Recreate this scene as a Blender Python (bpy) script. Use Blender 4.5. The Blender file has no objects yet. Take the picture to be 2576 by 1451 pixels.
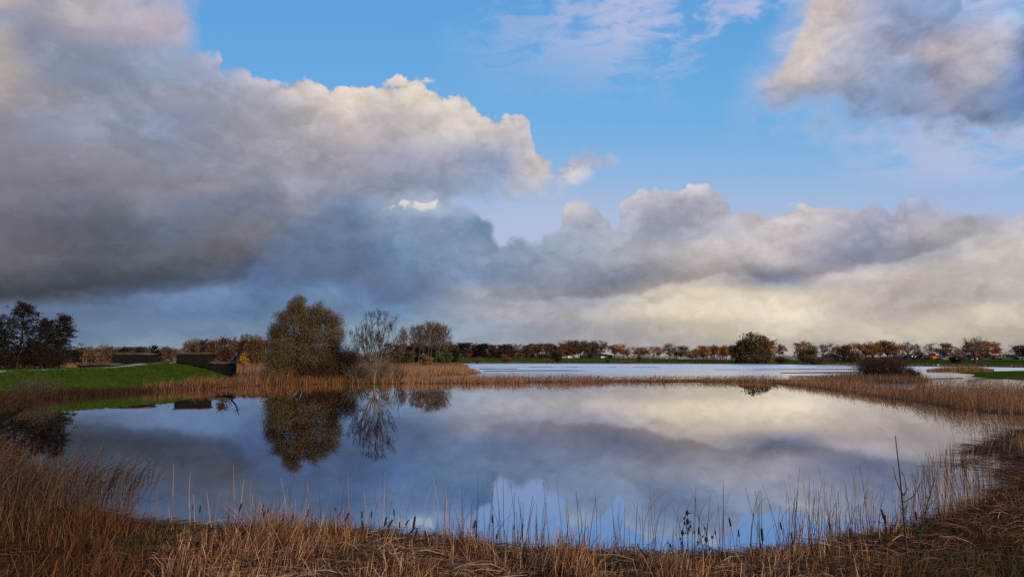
import bpy, math, random
import numpy as np
C = bpy.context.scene
COL = C.collection
rad = math.radians
# ------------------------------------------------------------------ camera
CAMZ = 3.0
F = 1717.0                      # focal length in the photograph's 2576 pixel wide frame
PITCH = math.atan((905.5 - 725.5) / F)
cp, sp = math.cos(PITCH), math.sin(PITCH)
cd = bpy.data.cameras.new('camera'); cam = bpy.data.objects.new('camera', cd); COL.objects.link(cam)
cam.location = (0, 0, CAMZ); cam.rotation_euler = (math.pi / 2 + PITCH, 0, 0)
cd.sensor_width = 36.0; cd.lens = 36.0 * F / 2576.0
cd.clip_start = 0.1; cd.clip_end = 30000
C.camera = cam
C.view_settings.view_transform = 'Standard'; C.view_settings.look = 'None'
C.view_settings.exposure = 0.0; C.view_settings.gamma = 1.0
C.render.engine = 'CYCLES'
C.cycles.max_bounces = 5; C.cycles.diffuse_bounces = 2; C.cycles.glossy_bounces = 3
C.cycles.transmission_bounces = 2; C.cycles.volume_bounces = 0
C.cycles.transparent_max_bounces = 8
C.cycles.use_denoising = False
C.cycles.caustics_reflective = False; C.cycles.caustics_refractive = False
C.cycles.sample_clamp_indirect = 4.0

def uv(x, y):
    """measured direction -> (tan azimuth, tan elevation / cos azimuth)"""
    a = (x - 1288.0) / F; b = (725.5 - y) / F
    k = cp - b * sp
    return a / k, (sp + b * cp) / k
def gnd(x, y, z=0.0):
    u, v = uv(x, y)
    t = (z - CAMZ) / v
    return (u * t, t, z)
def at(x, y, D):
    u, v = uv(x, y)
    return (u * D, D, CAMZ + v * D)
def lin(c):
    return tuple((((q / 255.0) + 0.055) / 1.055) ** 2.4 if q > 10 else q / 255.0 / 12.92 for q in c)

# ------------------------------------------------------------------ node helpers
class E:
    """a float socket with arithmetic"""
    nt = None
    def __init__(s, sock): s.s = sock
    @staticmethod
    def _m(op, *a, clamp=False):
        n = E.nt.nodes.new('ShaderNodeMath'); n.operation = op; n.use_clamp = clamp
        for i, q in enumerate(a):
            if isinstance(q, E): E.nt.links.new(q.s, n.inputs[i])
            else: n.inputs[i].default_value = float(q)
        return E(n.outputs[0])
    def __add__(a, b): return E._m('ADD', a, b)
    __radd__ = __add__
    def __sub__(a, b): return E._m('SUBTRACT', a, b)
    def __rsub__(a, b): return E._m('SUBTRACT', b, a)
    def __mul__(a, b): return E._m('MULTIPLY', a, b)
    __rmul__ = __mul__
    def __truediv__(a, b): return E._m('DIVIDE', a, b)
def emax(a, b): return E._m('MAXIMUM', a, b)
def emin(a, b): return E._m('MINIMUM', a, b)
def sstep(x, a, b, t0=0.0, t1=1.0):
    n = E.nt.nodes.new('ShaderNodeMapRange'); n.interpolation_type = 'SMOOTHSTEP'
    for i, q in enumerate((x, a, b, t0, t1)):
        if isinstance(q, E): E.nt.links.new(q.s, n.inputs[i])
        else: n.inputs[i].default_value = float(q)
    return E(n.outputs[0])
def lstep(x, a, b, t0=0.0, t1=1.0):
    n = E.nt.nodes.new('ShaderNodeMapRange'); n.interpolation_type = 'LINEAR'; n.clamp = True
    for i, q in enumerate((x, a, b, t0, t1)):
        if isinstance(q, E): E.nt.links.new(q.s, n.inputs[i])
        else: n.inputs[i].default_value = float(q)
    return E(n.outputs[0])
def ramp(fac, stops, interp='LINEAR'):
    n = E.nt.nodes.new('ShaderNodeValToRGB'); cr = n.color_ramp; cr.interpolation = interp
    stops = sorted(stops, key=lambda q: q[0])
    while len(cr.elements) < len(stops): cr.elements.new(0.5)
    for i in range(len(stops)): cr.elements[i].position = i / max(1, len(stops) - 1) * 1e-3
    for i in reversed(range(len(stops))):
        cr.elements[i].position = min(1.0, max(0.0, stops[i][0]))
    for i, (p, c) in enumerate(stops): cr.elements[i].color = (*c, 1.0)
    if isinstance(fac, E): E.nt.links.new(fac.s, n.inputs[0])
    else: E.nt.links.new(fac, n.inputs[0])
    return n.outputs[0]
def mixc(fac, a, b, mode='MIX'):
    n = E.nt.nodes.new('ShaderNodeMix'); n.data_type = 'RGBA'; n.blend_type = mode
    n.clamp_factor = True
    if isinstance(fac, E): E.nt.links.new(fac.s, n.inputs[0])
    else: n.inputs[0].default_value = fac
    for i, q in ((6, a), (7, b)):
        if isinstance(q, (tuple, list)): n.inputs[i].default_value = (*q, 1.0)
        elif isinstance(q, E): E.nt.links.new(q.s, n.inputs[i])
        else: E.nt.links.new(q, n.inputs[i])
    return n.outputs[2]
def noise(vec, scale, detail=4, rough=0.5, dist=0.0, lac=2.0, off=None, scl=None, typ=None):
    if off is not None or scl is not None:
        m = E.nt.nodes.new('ShaderNodeMapping')
        E.nt.links.new(vec, m.inputs[0])
        if off is not None: m.inputs['Location'].default_value = off
        if scl is not None: m.inputs['Scale'].default_value = scl
        vec = m.outputs[0]
    n = E.nt.nodes.new('ShaderNodeTexNoise'); n.noise_dimensions = '3D'
    if typ: n.noise_type = typ
    E.nt.links.new(vec, n.inputs['Vector'])
    n.inputs['Scale'].default_value = scale; n.inputs['Detail'].default_value = detail
    n.inputs['Roughness'].default_value = rough; n.inputs['Distortion'].default_value = dist
    n.inputs['Lacunarity'].default_value = lac
    return n
def sepxyz(sock):
    n = E.nt.nodes.new('ShaderNodeSeparateXYZ'); E.nt.links.new(sock, n.inputs[0])
    return E(n.outputs[0]), E(n.outputs[1]), E(n.outputs[2])
# ------------------------------------------------------------------ sky: a real daylight sky with layered autumn clouds, in sky directions
SUN_EL, SUN_AZ = rad(14), rad(138)      # azimuth clockwise from +Y: low sun behind the camera, to the right
SKY_STRENGTH = 0.1
world = bpy.data.worlds.new('World'); C.world = world; world.use_nodes = True
wnt = world.node_tree; wnt.nodes.clear(); E.nt = wnt
tc = wnt.nodes.new('ShaderNodeTexCoord')
D3 = tc.outputs['Generated']
dx, dy, dz = sepxyz(D3)
az = E._m('ARCTAN2', dx, dy)
hor = E._m('SQRT', dx * dx + dy * dy)
tel = dz / emax(hor, 0.05)                     # tan elevation
cosaz = emax(E._m('COSINE', az), 0.5)
vv = emax(tel, 0.0) / cosaz
AZ0, AZ1 = -0.72, 0.72
def pa(x, y):                                   # ramp position of a measured direction
    u, v = uv(x, y); return (math.atan(u) - AZ0) / (AZ1 - AZ0)
def vrow(y): return uv(1288, y)[1]
PX = 1.0 / F
fl = (1.0, 1.0, 1.5)                            # clouds are flatter than wide
wA = noise(D3, 5.0, 5, 0.55, off=(3.1, 1.7, 0.4), scl=fl)
wB = noise(D3, 22.0, 7, 0.58, off=(7.3, 2.2, 5.1), scl=fl)
ax, ay, az_ = sepxyz(wA.outputs['Color'])
bx_, by_, bz_ = sepxyz(wB.outputs['Color'])
def warped(ka, kb):
    p = az + (ax - 0.5) * (ka * PX) + (bx_ - 0.5) * (kb * PX)
    v = vv + (ay - 0.5) * (ka * PX) + (by_ - 0.5) * (kb * PX)
    return (p - AZ0) * (1.0 / (AZ1 - AZ0)), v
# broad tones of the cloud deck, row by row
ROWS = [
 (0,   [(0,205,190,185),(50,195,185,188),(100,152,152,168),(200,180,175,185),(300,180,175,190),(400,165,170,195),(500,155,168,202),(1900,185,185,205),(2000,195,190,195),(2080,208,196,194),(2150,185,180,190),(2250,140,158,190),(2400,130,155,195),(2576,150,185,215)]),
 (45,  [(0,152,156,180),(100,165,165,180),(200,188,180,182),(300,180,172,185),(400,180,171,180),(500,168,168,192),(1950,190,188,205),(2030,202,193,195),(2100,203,191,190),(2200,166,168,190),(2300,138,154,190),(2400,148,172,208),(2500,182,186,210),(2576,150,180,210)]),
 (85,  [(0,176,170,170),(70,135,145,168),(150,158,160,178),(250,170,165,182),(400,171,165,181),(500,170,169,192),(1950,188,186,204),(2020,205,195,192),(2090,196,187,190),(2200,158,164,188),(2300,142,156,190),(2360,172,176,200),(2470,184,180,194),(2530,180,182,205),(2576,120,145,185)]),
 (130, [(0,172,165,165),(60,150,150,170),(150,138,148,170),(250,140,152,175),(350,145,155,178),(500,148,160,186),(560,205,195,205),(1970,190,188,200),(2030,212,199,190),(2100,180,178,190),(2200,150,160,185),(2300,166,168,190),(2350,194,184,190),(2450,176,170,182),(2520,176,178,195),(2576,98,122,168)]),
 (185, [(0,180,171,165),(50,165,160,165),(120,140,150,170),(250,138,150,175),(380,140,152,175),(450,138,150,172),(540,150,158,185),(640,170,168,190),(740,214,200,198),(980,222,212,205),(1060,222,211,200),(1930,185,180,195),(2000,208,197,188),(2080,170,170,185),(2200,150,162,188),(2300,134,151,185),(2400,162,159,178),(2480,177,171,180),(2540,130,150,190),(2576,92,116,162)]),
 (240, [(0,165,155,160),(100,150,148,160),(130,140,138,148),(250,140,150,170),(400,150,155,172),(560,155,162,180),(700,168,167,185),(800,205,195,194),(880,224,209,196),(960,210,203,200),(1060,224,214,200),(1140,214,206,202),(1200,208,200,205),(1900,160,168,195),(1980,150,155,176),(2100,145,155,180),(2200,130,150,185),(2300,130,145,175),(2400,150,152,172),(2480,125,140,172),(2576,98,128,174)]),
 (310, [(0,136,136,150),(100,140,145,165),(200,145,150,172),(300,140,150,172),(450,140,150,175),(560,152,154,168),(700,168,165,176),(800,180,173,178),(880,194,184,182),(1000,186,178,182),(1100,205,197,192),(1200,212,203,195),(1300,200,194,205),(1350,188,188,210),(2000,130,160,195),(2200,130,158,195),(2300,125,145,178),(2400,122,136,168),(2500,120,140,172),(2576,110,142,182)]),
 (400, [(0,130,128,140),(150,130,130,145),(300,142,139,152),(400,132,138,155),(550,145,148,165),(700,150,149,161),(880,158,154,166),(1000,152,153,173),(1100,160,160,178),(1200,150,160,188),(1270,148,160,190),(1330,200,192,194),(1400,196,190,196),(1470,184,184,206),(1560,186,188,214),(2000,150,172,205),(2576,160,175,205)]),
 (460, [(0,122,118,130),(200,118,118,132),(350,130,127,140),(500,136,133,146),(650,130,135,150),(740,152,156,172),(880,142,146,163),(1000,138,148,170),(1150,150,165,190),(1250,156,172,200),(1340,192,189,198),(1420,186,185,200),(1480,212,203,200),(1640,206,198,198),(1760,196,190,195),(1850,186,186,206),(2100,185,186,202),(2280,150,165,195),(2576,160,172,200)]),
 (515, [(0,115,115,129),(150,109,112,129),(300,105,110,122),(365,128,130,145),(450,112,119,140),(550,112,120,140),(650,120,126,146),(750,132,134,149),(880,112,136,166),(970,140,154,176),(1040,158,170,190),(1100,166,178,200),(1160,165,180,205),(1220,150,170,200),(1430,205,198,196),(1500,178,178,192),(1600,178,177,191),(1700,170,172,190),(1800,180,180,195),(1900,192,188,198),(2040,208,200,198),(2120,188,184,195),(2200,174,175,195),(2300,164,171,195),(2420,165,175,200),(2576,170,176,192)]),
 (575, [(0,106,107,118),(150,98,101,114),(300,95,102,115),(420,98,108,131),(520,106,110,125),(650,116,116,126),(750,105,120,145),(880,102,122,152),(1000,132,152,178),(1100,130,150,176),(1200,113,139,172),(1300,140,160,188),(1400,158,168,188),(1500,162,168,185),(1700,162,167,185),(1800,176,176,190),(1900,188,182,188),(2000,196,188,190),(2100,178,175,187),(2200,156,162,184),(2300,182,175,184),(2400,178,174,181),(2490,170,169,181),(2576,182,178,184)]),
 (640, [(0,110,110,118),(150,98,100,109),(300,90,98,110),(400,98,102,112),(500,100,104,114),(600,109,109,115),(680,101,113,138),(760,98,116,148),(880,98,115,146),(1000,105,132,168),(1100,115,138,165),(1200,130,150,175),(1350,142,158,180),(1500,156,164,181),(1700,184,179,184),(1850,202,191,190),(1970,192,183,188),(2080,160,160,178),(2180,150,156,180),(2300,160,162,175),(2400,172,168,174),(2480,194,186,182),(2576,204,195,187)]),
 (700, [(0,92,94,102),(150,84,90,100),(300,80,88,98),(420,82,90,104),(550,93,103,122),(640,85,104,140),(750,96,113,146),(880,94,112,142),(1000,105,125,158),(1200,124,144,174),(1400,145,152,172),(1550,140,146,165),(1650,152,150,162),(1750,190,180,174),(1840,175,168,172),(1900,142,146,163),(1980,137,143,162),(2060,176,170,175),(2150,192,183,180),(2300,198,189,180),(2576,190,182,176)]),
 (745, [(0,72,80,90),(200,74,82,94),(300,88,102,128),(420,100,120,155),(560,102,130,166),(650,92,115,155),(760,105,135,172),(820,118,148,182),(880,98,122,160),(1000,100,122,158),(1100,112,132,162),(1200,162,167,181),(1350,160,162,177),(1500,158,156,168),(1600,192,184,180),(1700,216,204,184),(1800,223,211,190),(1950,218,205,184),(2100,198,188,175),(2300,186,177,171),(2576,182,174,170)]),
 (785, [(0,95,110,140),(200,98,118,150),(420,98,122,155),(600,98,122,158),(750,106,136,169),(880,110,135,168),(1000,106,136,172),(1100,136,151,176),(1250,172,171,180),(1450,176,173,178),(1600,204,194,182),(1700,231,217,191),(1850,228,215,193),(2000,227,214,193),(2100,196,187,177),(2300,186,177,169),(2400,200,191,177),(2480,212,202,184),(2576,202,192,179)]),
 (830, [(0,105,125,155),(300,108,132,160),(600,112,135,162),(900,130,150,172),(1100,140,158,178),(1300,148,155,170),(1500,162,159,166),(1650,180,173,168),(1800,204,194,176),(1950,208,198,180),(2100,200,190,176),(2300,206,196,177),(2576,190,180,166)]),
 (880, [(0,120,142,168),(300,125,145,165),(700,130,150,170),(1100,150,165,178),(1400,160,162,168),(1700,172,167,165),(2000,180,172,164),(2576,172,165,160)]),
]
pC, vC = warped(60, 22)
out = None; prev = None
for (y, st) in ROWS:
    if y == 45: pass
    c = ramp(pC, [(pa(s[0], y), lin(s[1:])) for s in st])
    if out is None: out = c
    else: out = mixc(sstep(vC, vrow(prev), vrow(y)), out, c)
    prev = y
tone = out
# billowing relief on the cloud masses, lit from the upper right
LO = (0.0035, 0.0, 0.014)
rm = wnt.nodes.new('ShaderNodeVectorMath'); rm.operation = 'ADD'; wnt.links.new(D3, rm.inputs[0]); rm.inputs[1].default_value = LO
wq = wnt.nodes.new('ShaderNodeVectorMath'); wq.operation = 'MULTIPLY_ADD'; wnt.links.new(wB.outputs['Color'], wq.inputs[0]); wq.inputs[1].default_value = (0.035, 0.035, 0.03); wnt.links.new(D3, wq.inputs[2])
wr = wnt.nodes.new('ShaderNodeVectorMath'); wr.operation = 'ADD'; wnt.links.new(wq.outputs[0], wr.inputs[0]); wr.inputs[1].default_value = LO
def billow(vec):
    t = None
    for sc_, am in ((8.0, 1.0), (17.0, 0.55), (37.0, 0.30), (80.0, 0.15)):
        n = E(noise(vec, sc_, 0, 0.5, scl=(1, 1, 1.35), off=(sc_, 2.0, 0.5)).outputs['Fac'])
        q = E._m('ABSOLUTE', (n - 0.5) * 3.2) * am
        t = q if t is None else t + q
    return t
h0 = billow(wq.outputs[0]); h1 = billow(wr.outputs[0])
r0 = E(noise(D3, 9.0, 7, 0.56, dist=0.25, scl=fl).outputs['Fac'])
f0 = E(noise(D3, 34.0, 7, 0.6, scl=fl).outputs['Fac'])
calm = ramp(az * (1.0 / 1.44) + 0.5, [(pa(0, 300), (0.55,) * 3), (pa(500, 300), (0.7,) * 3), (pa(800, 300), (1.0,) * 3), (pa(2576, 300), (1.0,) * 3)])
d1r = E(ramp(az * (1.0 / 1.44) + 0.5, [(pa(x, y), (max(0, uv(x, y)[1]),) * 3) for x, y in [(-60,-500),(440,-200),(546,150),(604,180),(700,196),(850,222),(915,200),(985,180),(1060,187),(1130,230),(1250,292),(1320,306),(1345,388),(1432,405),(1445,488),(1562,520),(1582,472),(1722,470),(1772,446),(1832,512),(1940,545),(2085,507),(2282,484),(2640,530)]])) - vv
crown = sstep(d1r, 190 * PX, 10 * PX, 0.55, 1.0)
rel = (h0 - h1) * E(calm) * crown * 0.30 * sstep(vv, 0.0, 0.10) + (h0 - 0.62) * crown * 0.06 + (f0 - 0.5) * 0.09 + (r0 - 0.5) * 0.09
k1 = E(noise(wq.outputs[0], 6.0, 9, 0.60, dist=0.35, off=(5.5, 0.3, 8.0), scl=(1, 1, 1.8)).outputs['Fac'])
k2 = E(noise(wq.outputs[0], 13.0, 9, 0.60, dist=0.35, off=(1.5, 6.3, 2.0), scl=(1, 1, 1.8)).outputs['Fac'])
rel = rel + (sstep(k1, 0.475, 0.56) - 0.5) * 0.115 + (sstep(k2, 0.48, 0.56) - 0.5) * 0.09
gain = emax(rel + 1.0, 0.3)
def scalec(c, g):
    n = wnt.nodes.new('ShaderNodeVectorMath'); n.operation = 'SCALE'
    wnt.links.new(c, n.inputs[0]); wnt.links.new(g.s, n.inputs['Scale']); return n.outputs[0]
# outlines of the cloud masses (azimuth -> height)
def edge(pts, p):
    return E(ramp(p, [(pa(x, y), (max(0, uv(x, y)[1]),) * 3) for x, y in pts]))
bil = E(noise(D3, 26.0, 9, 0.62, dist=0.5, off=(1.3, 4.4, 2.0), scl=(1, 1, 1.2)).outputs['Fac'])
vo = wnt.nodes.new('ShaderNodeTexVoronoi'); vo.feature = 'F1'; vo.inputs['Scale'].default_value = 24.0
vo.inputs['Detail'].default_value = 2.0; vo.inputs['Roughness'].default_value = 0.5
wnt.links.new(D3, vo.inputs['Vector'])
bil = bil * 0.7 + (1.0 - E(vo.outputs['Distance'])) * 0.45 - 0.07
pE, vE = warped(22, 40)
TOP1 = [(-60,-500),(520,-500),(556,158),(580,172),(604,180),(640,205),(668,200),(700,196),(735,202),(800,205),(850,222),(880,228),(915,200),(930,184),(985,180),(1060,187),(1105,212),(1130,230),(1170,250),(1210,268),(1250,292),(1290,302),(1320,306),(1336,326),(1345,388),(1400,412),(1432,405)]
BOT1 = [(1100,610),(1130,530),(1180,504),(1240,502),(1320,500),(1400,490),(1450,470),(1480,440)]
PUF_T = [(1410,420),(1440,390),(1475,374),(1510,386),(1545,384),(1570,405),(1590,420)]
TOP2 = [(-60,470),(980,500),(1010,490),(1130,492),(1180,520),(1222,560),(1262,603),(1300,604),(1372,592),(1412,558),(1428,505),(1445,488),(1478,482),(1512,505),(1535,560),(1556,578),(1566,500),(1582,472),(1622,465),(1662,474),(1720,476),(1730,450),(1772,446),(1802,468),(1832,512),(1890,524),(1940,545),(2030,518),(2085,507),(2150,522),(2240,504)]
TOP2B = [(2200,520),(2262,504),(2282,484),(2332,496),(2382,532),(2440,548),(2500,534),(2640,530)]
TOP3 = [(1850,330),(1885,248),(1930,196),(1960,160),(1980,104),(2010,40),(2032,6),(2060,-60),(2200,-140),(2400,-60),(2436,20),(2500,36),(2540,20),(2640,60)]
BOT3 = [(1860,250),(1890,276),(1950,300),(2010,288),(2100,288),(2150,304),(2220,326),(2300,330),(2400,348),(2460,354),(2640,340)]
jag = (bil - 0.5) * 1.5 + (h0 - 0.62) * 0.5
# flat shaded undersides of the cloud banks
def underside(pts, up, soft, amp, x0, x1, x2, x3):
    d = vE - edge(pts, pE) + jag * (amp * PX)
    lim = lstep(pE, pa(x0, 700), pa(x1, 700)) * lstep(pE, pa(x2, 700), pa(x3, 700), 1.0, 0.0)
    return sstep(d, -soft * PX, soft * PX) * sstep(d, up * PX, 0.0) * lim, sstep(d, soft * PX, -soft * PX) * sstep(d, -60 * PX, 0.0) * lim
u1, l1 = underside([(-30,766),(200,753),(350,742),(450,726),(560,708),(640,694),(740,690)], 120, 16, 34, -400, -300, 600, 720)
u2, l2 = underside([(1100,800),(1200,750),(1300,766),(1400,758),(1500,752),(1600,742),(1700,722),(1780,706),(1850,694),(1900,703),(1950,716),(2010,712),(2100,692),(2200,672),(2300,650),(2400,622),(2480,600),(2640,560)], 100, 9, 22, 1180, 1400, 2350, 2560)
gain = gain * (1.0 - u1 * 0.3) * (1.0 - u2 * 0.26) * (1.0 + l2 * 0.10) * (1.0 + l1 * 0.12)
tone = scalec(tone, gain)
def below(pts, soft, amp, p=pE):
    return sstep(edge(pts, p) - vE + jag * (amp * PX), -soft * PX, soft * PX)
def above(pts, soft, amp, p=pE):
    return sstep(vE - edge(pts, p) + jag * (amp * PX), -soft * PX, soft * PX)
d1 = edge(TOP1, pE) - vE + jag * (60 * PX)
s1 = ramp(pE, [(pa(480, 200), (30 * PX,) * 3), (pa(620, 200), (13 * PX,) * 3), (pa(760, 200), (6 * PX,) * 3), (pa(1250, 280), (6 * PX,) * 3), (pa(1400, 400), (12 * PX,) * 3)])
a1 = sstep(d1, E(s1) * -1.0, E(s1))
lim1 = lstep(pE, pa(1440, 420), pa(1490, 420), 1.0, 0.0)
b1 = above(BOT1, 26, 50)
nob = lstep(pE, pa(1060, 480), pa(1120, 480))
lim0 = emax(sstep(pE + jag * 0.014, pa(438, 60), pa(516, 60), 1.0, 0.0), sstep(vE + jag * 0.03, vrow(128), vrow(178)))
m1 = a1 * lim0 * lim1 * (1.0 - nob * (1.0 - b1))
mp = below(PUF_T, 13, 22) * above([(1400,455),(1450,455),(1520,420),(1600,412)], 20, 24) * lstep(pE, pa(1400, 400), pa(1430, 400)) * lstep(pE, pa(1550, 400), pa(1585, 400), 1.0, 0.0) * 0.8
e2 = edge(TOP2, pE); e2b = edge(TOP2B, pE); sel2 = lstep(pE, pa(2217, 500), pa(2222, 500))
e2 = e2 * (1.0 - sel2) + e2b * sel2
d2 = e2 - vE + jag * (46 * PX)
s2 = E(ramp(pE, [(pa(1000, 500), (20 * PX,) * 3), (pa(1300, 600), (15 * PX,) * 3), (pa(1420, 520), (9 * PX,) * 3), (pa(1800, 470), (6 * PX,) * 3), (pa(2200, 500), (14 * PX,) * 3), (pa(2576, 500), (22 * PX,) * 3)]))
m2 = sstep(d2, s2 * -1.0, s2)
halo3 = below([(x - 30, y - 60) for x, y in TOP3], 90, 120) * above([(x, y + 55) for x, y in BOT3], 80, 140) * lstep(pE, pa(1800, 240), pa(1960, 220))
m3 = below(TOP3, 40, 80) * above(BOT3, 42, 90) * lstep(pE, pa(1872, 240), pa(1935, 220))
# thin streaks of high cloud
wv = wnt.nodes.new('ShaderNodeMapping'); wnt.links.new(D3, wv.inputs[0])
wv.inputs['Rotation'].default_value = (0, rad(32), 0); wv.inputs['Scale'].default_value = (1.0, 1.0, 2.6)
ws = E(noise(wv.outputs[0], 15.0, 9, 0.62, dist=0.6).outputs['Fac'])
wl = E(noise(D3, 4.0, 3, 0.5, off=(9, 3, 1)).outputs['Fac'])
pW, vW = warped(60, 30)
top_zone = lstep(pW, pa(1080, 80), pa(1560, 80)) * sstep(vW, vrow(300), vrow(60)) 
low_zone = lstep(pW, pa(2050, 400), pa(2380, 400)) * sstep(vW, vrow(500), vrow(420)) * sstep(vW, vrow(250), vrow(330))
veil = lstep(pW, pa(1150, 500), pa(1300, 520)) * lstep(pW, pa(1450, 500), pa(1640, 500), 1.0, 0.3) * sstep(vW, vrow(430), vrow(585)) * 0.7
wis = emax(top_zone * sstep(ws + (wl - 0.5) * 0.8, 0.38, 0.62) * 0.82, low_zone * sstep(ws + (wl - 0.5) * 0.5, 0.36, 0.60) * 0.72)
left_haze = sstep(az, -0.28, -0.05, 1.0, 0.0) * sstep(vv, 0.42, 0.3) * 0.0
# clear sky
sky = wnt.nodes.new('ShaderNodeTexSky'); sky.sky_type = 'NISHITA'; sky.sun_disc = False
sky.sun_elevation = SUN_EL; sky.sun_rotation = SUN_AZ
sky.altitude = 0; sky.air_density = 1.0; sky.dust_density = 0.6; sky.ozone_density = 2.0
blue = ramp(vv, [(0.0, lin((186, 190, 212))), (vrow(600), lin((178, 189, 220))), (vrow(500), lin((160, 187, 224))), (vrow(420), lin((140, 183, 227))), (vrow(300), lin((114, 177, 229))), (vrow(160), lin((103, 170, 226))), (vrow(0), lin((97, 163, 224))), (1.0, lin((78, 140, 208)))])
nsky = scalec(sky.outputs[0], E._m('ADD', E(tc.outputs['Generated']) * 0.0, SKY_STRENGTH))
clear = mixc(0.93, nsky, blue)
c = mixc(wis, clear, lin((186, 191, 222)))
c = mixc(veil, c, lin((180, 190, 219)))
c = mixc(halo3 * (ws * 1.3 - 0.1), c, lin((178, 187, 216)))
c = mixc(m3, c, tone)
c = mixc(m2, c, tone)
# warm sunlit crowns along the top of the big cloud
rimw = E(ramp(pE, [(pa(575, 150), (0.0,) * 3), (pa(640, 170), (0.2,) * 3), (pa(740, 200), (0.6,) * 3), (pa(1000, 190), (0.75,) * 3), (pa(1250, 280), (0.75,) * 3), (pa(1330, 320), (0.2,) * 3), (pa(1400, 400), (0.45,) * 3)]))
rim = sstep(d1, 0.0, 20 * PX) * sstep(d1, 90 * PX, 8 * PX) * rimw
tone1 = mixc(rim * emax(gain - 0.25, 0.0), tone, lin((232, 219, 206)))
c = mixc(emax(m1, mp), c, tone1)
# a sunlit cloud edge glowing through the gap under the big cloud
gp = below([(940,540),(985,508),(1005,494),(1060,500),(1112,492),(1135,505),(1160,540)], 4, 34) * above([(940,540),(985,536),(1040,526),(1090,545),(1112,522),(1160,520)], 7, 48) * lstep(pE, pa(930, 500), pa(990, 500)) * lstep(pE, pa(1120, 500), pa(1165, 500), 1.0, 0.0)
c = mixc(gp * 0.85, c, lin((226, 218, 212)))
# towards the ground below the horizon the sky just fades out
fin = mixc(sstep(dz, 0.0, -0.15), c, lin((90, 88, 80)))
bg = wnt.nodes.new('ShaderNodeBackground')
wnt.links.new(scalec(fin, E._m('ADD', 1.0 / SKY_STRENGTH, 0.0)), bg.inputs[0]); bg.inputs[1].default_value = SKY_STRENGTH
wo = wnt.nodes.new('ShaderNodeOutputWorld'); wnt.links.new(bg.outputs[0], wo.inputs[0])
world.cycles.sampling_method = 'MANUAL'; world.cycles.sample_map_resolution = 512
sl = bpy.data.lights.new('sun', 'SUN'); so = bpy.data.objects.new('sun', sl); COL.objects.link(so)
sl.energy = 3.6; sl.angle = rad(6); sl.color = (1.0, 0.77, 0.54)
from mathutils import Vector
sv = Vector((math.sin(SUN_AZ) * math.cos(SUN_EL), math.cos(SUN_AZ) * math.cos(SUN_EL), math.sin(SUN_EL)))
so.rotation_euler = (-sv).to_track_quat('-Z', 'Y').to_euler()
# ------------------------------------------------------------------ mesh helpers
RS = np.random.RandomState
def mk(name, V, Fq, mat, parent=None, tint=None, smooth=False, loc=None):
    V = np.asarray(V, np.float32).reshape(-1, 3); Fq = np.asarray(Fq, np.int32).reshape(-1, 4)
    me = bpy.data.meshes.new(name)
    me.vertices.add(len(V)); me.vertices.foreach_set('co', V.ravel())
    me.loops.add(len(Fq) * 4); me.loops.foreach_set('vertex_index', Fq.ravel())
    me.polygons.add(len(Fq)); me.polygons.foreach_set('loop_start', np.arange(len(Fq), dtype=np.int32) * 4)
    if smooth: me.polygons.foreach_set('use_smooth', np.ones(len(Fq), bool))
    if tint is not None:
        a = me.attributes.new('tint', 'FLOAT', 'POINT'); a.data.foreach_set('value', np.asarray(tint, np.float32).ravel())
    me.update(calc_edges=True); me.validate()
    me.materials.append(mat)
    o = bpy.data.objects.new(name, me); COL.objects.link(o)
    if parent is not None: o.parent = parent
    if loc is not None: o.location = loc
    return o
def tag(o, label=None, cat=None, group=None, kind=None):
    if label: o['label'] = label
    if cat: o['category'] = cat
    if group: o['group'] = group
    if kind: o['kind'] = kind
    return o
def thing(name, label, cat, loc=(0, 0, 0), rotz=0.0, group=None, scale=None):
    o = bpy.data.objects.new(name, None); COL.objects.link(o); o.location = loc; o.rotation_euler = (0, 0, rotz)
    o.empty_display_size = 0.2
    if scale is not None: o.scale = scale
    return tag(o, label, cat, group)
def copy_tree(o, parent=None):
    c = o.copy(); COL.objects.link(c); c.parent = parent
    for ch in list(o.children): copy_tree(ch, c)
    return c
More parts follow.
